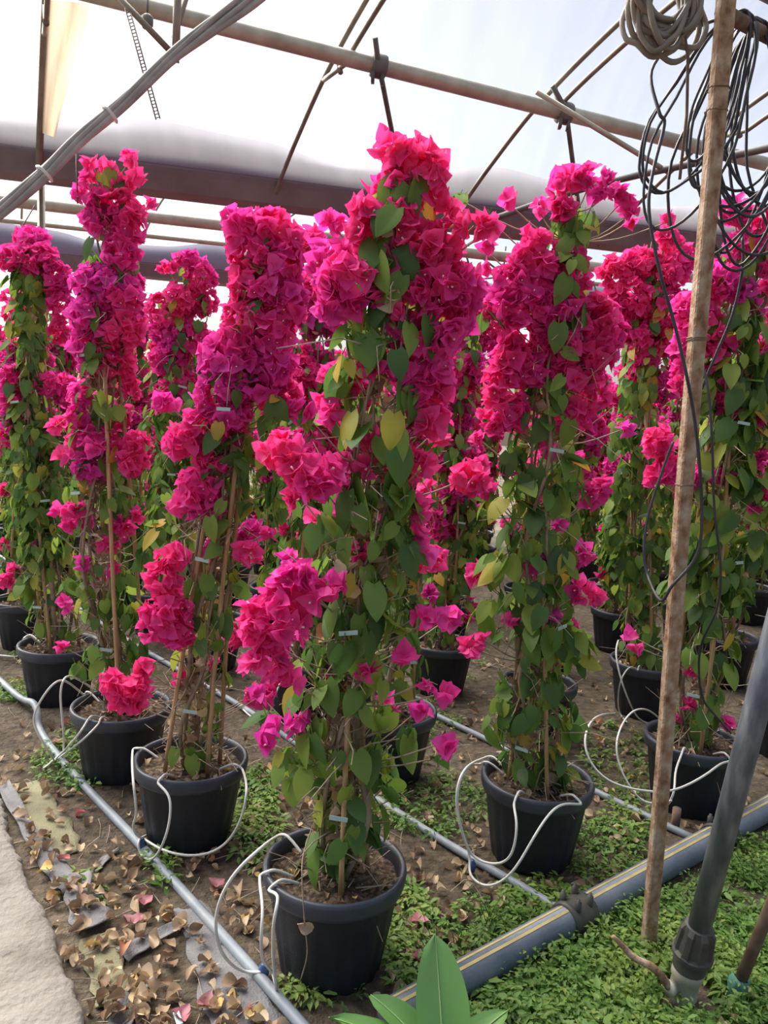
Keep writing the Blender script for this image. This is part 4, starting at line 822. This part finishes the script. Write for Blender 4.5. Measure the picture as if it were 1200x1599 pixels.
# ================================================================== weed mat strips, litter, weeds
MATS = []
def ribbon(name, lst, mat, label, amp=.012, z0=.012):
    r_ = np.random.default_rng(len(lst)*7+int(lst[0][0])); c = crom([np.append(on_z(a, b_)[:2], wd) for a, b_, wd in lst], 8); vv = []; m_ = len(c); nw = 8
    tg = np.gradient(c[:, :2], axis=0); tg /= np.linalg.norm(tg, axis=1)[:, None]; ph = r_.uniform(0, 6, 4)
    for i in range(m_):
        nn = np.array([tg[i][1], -tg[i][0]])
        for j in range(nw+1):
            s = j/nw-.5; e = 1+.12*math.sin(i*.9+ph[0])*(abs(s) > .4); q = c[i, :2]+nn*c[i, 2]*s*e
            vv.append((q[0], q[1], z0+ground_h(q[0], q[1])+.45*amp*math.sin(s*5+i*.22+ph[1])+.25*amp*math.sin(i*.4+ph[2]-s*4)))
    off = np.array(vv[0]); mb = MB().add(vv, [(i*(nw+1)+j, i*(nw+1)+j+1, (i+1)*(nw+1)+j+1, (i+1)*(nw+1)+j) for i in range(m_-1) for j in range(nw)])
    ob = link(name, mb.mesh(name, mat, off=off), loc=off, label=label, cat='weed mat')
    MATS.append(np.array(vv))
    md_ = ob.modifiers.new('thick', 'SOLIDIFY'); md_.thickness = .004
ribbon('weed_mat', [(40, 1225, .10), (62, 1270, .14), (85, 1310, .15), (105, 1340, .08)], M['mat_olive'], 'olive mossy weed mat piece against the concrete edge', .006, .006)
ribbon('weed_mat', [(5, 1232, .05), (40, 1300, .055), (72, 1345, .07), (104, 1385, .085), (118, 1400, .075)], M['mat_grey'], 'grey folded weed mat strip along the concrete', .012, .022)
ribbon('weed_mat', [(122, 1378, .07), (125, 1410, .09), (140, 1448, .11), (150, 1462, .10)], M['mat_grey'], 'grey turned up weed mat flap below the folded strip', .010, .034)
ribbon('weed_mat', [(148, 1466, .09), (160, 1500, .10), (170, 1545, .09), (170, 1580, .06)], M['mat_olive'], 'olive weed mat piece beside the crumpled black plastic', .006, .006)
ribbon('weed_mat', [(190, 1502, .07), (235, 1478, .05), (288, 1450, .035)], M['mat_grey'], 'narrow grey mat fold running towards the lateral pipe', .008, .018)
ribbon('weed_mat', [(290, 1418, .10), (325, 1475, .13), (360, 1545, .17), (400, 1640, .2)], M['mat_grey'], 'bare grey weed mat strip lying along the lateral pipe', .003, .003)
ribbon('weed_mat', [(180, 1630, .05), (205, 1580, .06), (236, 1545, .03)], M['mat_grey'], 'crumpled black plastic scrap at the walkway end', .022, .02)
ribbon('weed_mat', [(150, 1365, .02), (165, 1345, .03), (185, 1330, .02)], M['mat_grey'], 'small grey mat scrap among the dry leaves', .010, .01)
mb = MB(); c = on_z(278, 1590, .03); box(mb, (0, 0, 0), (.016, .045, .003), np.array(Matrix.Rotation(.5, 3, 'Z')))
link('plant_label', mb.mesh('plant_label', M['tag'], smooth=False), loc=c, label='small pale blue plastic plant tag on the ground', cat='tag')

def in_slab(q):  # left of the concrete edge
    return (q[0]-A[0])*dv[1]-(q[1]-A[1])*dv[0] < .03
LP = [np.array([o_.matrix_basis @ v_.co for v_ in o_.data.vertices])[:, :2] for o_ in bpy.data.objects if o_.name.startswith('lateral_pipe')]
LP = np.vstack([np.vstack([a_[:-10]*(1-t_)+a_[10:]*t_ for t_ in np.linspace(0, 1, 24)]) for a_ in LP])
def pipes_clear(q): return np.min(np.hypot(LP[:, 0]-q[0], LP[:, 1]-q[1])) > .026 and abs(np.dot(q-ma, side)) > .085 and np.hypot(*(q-ft)[:2]) > .10 and np.hypot(*(q-base)[:2]) > .06
def mat_top(q):
    return max([0]+[float(a_[k_, 2]) for a_ in MATS for k_ in [np.argmin(np.hypot(a_[:, 0]-q[0], a_[:, 1]-q[1]))] if np.hypot(*(a_[k_, :2]-q[:2])) < .022])
def pots_clear(q, rad=.19): return all((q[0]-t[0])**2+(q[1]-t[1])**2 > rad*rad for t in taken)
lit = []
while len(lit) < 1150:
    px, py = rng.uniform(-40, 1240), 985+rng.uniform(0, 1)**.8*640
    dens = .6 if px < 480 else (.55 if (px-620)*.6+1560 > py+ (0) else .05)
    if px > 640 and py > 1560-(px-640)*.56: dens = .04        # weeds beyond the striped pipe
    if rng.uniform() > dens: continue
    q = on_z(px, py)
    if in_slab(q) or not pots_clear(q) or not pipes_clear(q): continue
    lit.append(q)
lit = np.array(lit); nlit = len(lit); szs = rng.uniform(.42, .95, nlit)
order = np.argsort(np.linalg.norm(lit, axis=1)/szs)
Rl = rots(np.array([[0, 0, 1.0]])+rng.normal(0, .42, (nlit, 3)), rng.uniform(0, 2*PI, nlit)); lit[:, 2] = np.maximum(ground_h(lit[:, 0], lit[:, 1]), [mat_top(q) for q in lit])+.011+rng.uniform(0, .012, nlit)
for i in order[:300]:
    ob = link('dry_leaf', DLM[rng.integers(len(DLM))], label='curled dry brown leaf lying on the soil', cat='leaf', group='dry leaves fallen on the soil'); ob.matrix_world = mat4(Rl[i], lit[i], szs[i])
rest = order[300:]
link('leaf_litter', scatter(DL, rng.integers(0, len(DL), len(rest)), Rl[rest], lit[rest], szs[rest], [M['dead']], 'leaf_litter', (0, 0, 0)), kind='stuff', label='scattered dry brown leaf litter on the soil', cat='leaf litter')
# fallen bracts
for px, py in ((208, 1440), (225, 1412), (338, 1385), (284, 1588), (322, 1570), (655, 1440), (442, 1250), (90, 1160), (655, 1500)):
    q = on_z(px, py, .02); ob = link('fallen_flower', FDM[rng.integers(len(FDM))], label='faded pink flower fallen on the soil', cat='flower', group='flowers fallen on the soil'); ob.matrix_world = mat4(rots(np.array([[.1, .1, 1.0]]), np.array([px*1.0]))[0], q, .9)
# small pebbles and twigs of litter
tw = MB()
for k in range(260):
    px, py = rng.uniform(0, 900), rng.uniform(1050, 1620); q = on_z(px, py, .012)
    if in_slab(q) or not pots_clear(q) or not pipes_clear(q): continue
    a = rng.uniform(0, PI); l_ = rng.uniform(.02, .09); dd = np.array([math.cos(a), math.sin(a), rng.normal(0, .12)])*l_
    tube(tw, [q-dd, q+rng.normal(0, .006, 3)+[0, 0, .006], q+dd], .0017, 3, False)
link('twig_litter', tw.mesh('twig_litter', M['twig']), kind='stuff', label='thin dry twigs strewn over the soil', cat='twigs')

# weeds: ground cover of small leaflets
def sprig(seed, tall, fat=1.0):
    r_ = np.random.default_rng(seed); V = []; F = []; k = 0
    for i in range(7 if tall < .035 else 13):
        hh = tall*r_.uniform(.35, 1.0); a = r_.uniform(0, 2*PI); rad = r_.uniform(.004, .03); s = r_.uniform(.006, .013)*fat
        v, f = blade(s*2.3, s*1.25, 2, 2, .1, .2, .2, seed*20+i)
        v = v @ np.array(Matrix.Rotation(r_.uniform(-.5, .5), 3, 'X')).T @ np.array(Matrix.Rotation(a-PI/2, 3, 'Z')).T + [rad*math.cos(a), rad*math.sin(a), hh]
        V.append(v); F += [tuple(q+k for q in x) for x in f]; k += len(v)
        v = np.array([(0, 0, 0), (.0015, 0, 0), (rad*math.cos(a)+.001, rad*math.sin(a), hh), (rad*math.cos(a), rad*math.sin(a), hh)]); V.append(v); F.append((k, k+1, k+2, k+3)); k += 4
    return np.concatenate(V), F, [0]*len(F)
SPL = [sprig(s, .03) for s in range(1, 6)]; SPT = [sprig(s, (.04, .075, .055)[s % 3], (.55, .7, 1.15)[s % 3]) for s in range(6, 12)]
def weeds(name, regions, protos, label, sc=(.7, 1.25), sink=0.0):
    P = []
    for px, py, rx, ry, n_ in regions:
        a = rng.uniform(0, 2*PI, n_); r = np.sqrt(rng.uniform(0, 1, n_)); 
        n_ = int(n_)
        for u_, w_ in zip(px+rx*r*np.cos(a), py+ry*r*np.sin(a)):
            q = on_z(u_, w_)
            if not in_slab(q) and pots_clear(q, .15) and abs(np.dot(q-ma, side)) > .055 and np.linalg.norm(q[:2]-ft[:2]-[.03, .0]) > .095 and np.linalg.norm(q[:2]-lv[:2]) > .05 and np.linalg.norm(q[:2]-base[:2]) > .03: P.append([q[0], q[1], ground_h(q[0], q[1])-sink])
    P = np.array(P); k = len(P)
    link(name, scatter(protos, rng.integers(0, len(protos), k), rots(np.array([[0, 0, 1.0]])+rng.normal(0, .18, (k, 3)), rng.uniform(0, 6, k)), P, rng.uniform(*sc, k), [M['weed']], name, (0, 0, 0)), kind='stuff', label=label, cat='weeds')
weeds('weed_carpet', [(980, 1530, 260, 130, 1500), (1150, 1440, 120, 120, 420), (830, 1560, 190, 70, 600), (1180, 1330, 60, 60, 130), (960, 1440, 90, 50, 260), (1330, 1500, 150, 130, 620), (1330, 1380, 120, 70, 260)]+[(rng.uniform(780, 1230), rng.uniform(1420, 1620), 45, 25, 50) for _ in range(30)], SPT, 'green carpet of low weeds around the rusty post', (.40, 1.35), .02)
weeds('weed_patch', [(400, 1290, 40, 70, 132), (405, 1240, 30, 40, 55), (640, 1470, 40, 90, 132), (500, 1550, 60, 20, 38), (110, 1200, 60, 40, 93), (130, 1160, 40, 30, 49), (30, 1085, 40, 20, 49), (680, 1260, 90, 50, 132), (660, 1130, 60, 40, 66), (700, 1030, 60, 40, 71), (840, 1400, 60, 25, 66), (940, 1330, 60, 50, 110), (985, 1280, 40, 40, 66), (740, 1470, 60, 60, 66), (960, 1190, 60, 60, 82), (130, 1395, 30, 30, 22), (255, 1355, 20, 40, 22), (60, 1010, 60, 40, 49)], SPL, 'small green weeds sprouting between the pots')
# broad leaved weed in front
c = ma*[1, 1, 0]+md*.035+side*.185; root = link('broadleaf_weed', None, loc=c, label='broad leaved green weed rosette before the striped pipe end', cat='weed')
def big_leaf(L_, W_, az, el, bend, seed):
    v, f = blade(L_, W_, 12, 6, .08, bend, .22, seed, shape='long', wavy=.035)
    v = v @ np.array(Matrix.Rotation(el, 3, 'X')).T @ np.array(Matrix.Rotation(az-PI/2, 3, 'Z')).T
    ob = link('leaf', MB().add(v, f).mesh('weed_leaf', M['dock']), root)
    rb = MB(); mid = v.reshape(13, 7, 3)[:, 3, :]+[0, 0, .002]; tube(rb, mid, np.linspace(.004, .0012, 13), 5); link('midrib', rb.mesh('midrib', M['tag2']), ob)
big_leaf(.315, .135, math.radians(102), 1.1, .06, 1); big_leaf(.24, .10, math.radians(150), .85, .35, 2); big_leaf(.22, .085, math.radians(40), .75, .45, 3)
big_leaf(.30, .10, math.radians(172), .70, .35, 4); big_leaf(.22, .09, math.radians(10), .8, .4, 5); big_leaf(.18, .07, math.radians(75), .6, .5, 6); big_leaf(.16, .06, math.radians(125), 1.15, .3, 7)
# thin grass tufts beside the striped pipe
for k, (px, py, n_) in enumerate(((745, 1500, 9), (800, 1490, 8), (770, 1455, 6), (1170, 1380, 8), (720, 1545, 7))):
    q = on_z(px, py); sd = np.dot(q-ma, side)
    if abs(sd) < .14: q = q+side*(math.copysign(.14, sd)-sd)
    mb = MB(); root = link('grass_tuft', None, loc=(q[0], q[1], -.01), label='tuft of thin upright grass by the striped pipe', cat='grass', group='grass tufts by the striped pipe')
    for i in range(n_):
        a = rng.uniform(0, 2*PI); l_ = rng.uniform(.09, .2); dd = np.array([math.cos(a)*.35, math.sin(a)*.35, 1])
        p = np.array([[0, 0, 0], dd*l_*.5, dd*l_+[math.cos(a)*l_*.2, math.sin(a)*l_*.2, -.02]])+[rng.normal(0, .012), rng.normal(0, .012), 0]
        link('grass_blade', tube(MB(), crom(p, 3), np.linspace(.0022, .0006, 7), 3).mesh('grass_blade', M['weed']), root)
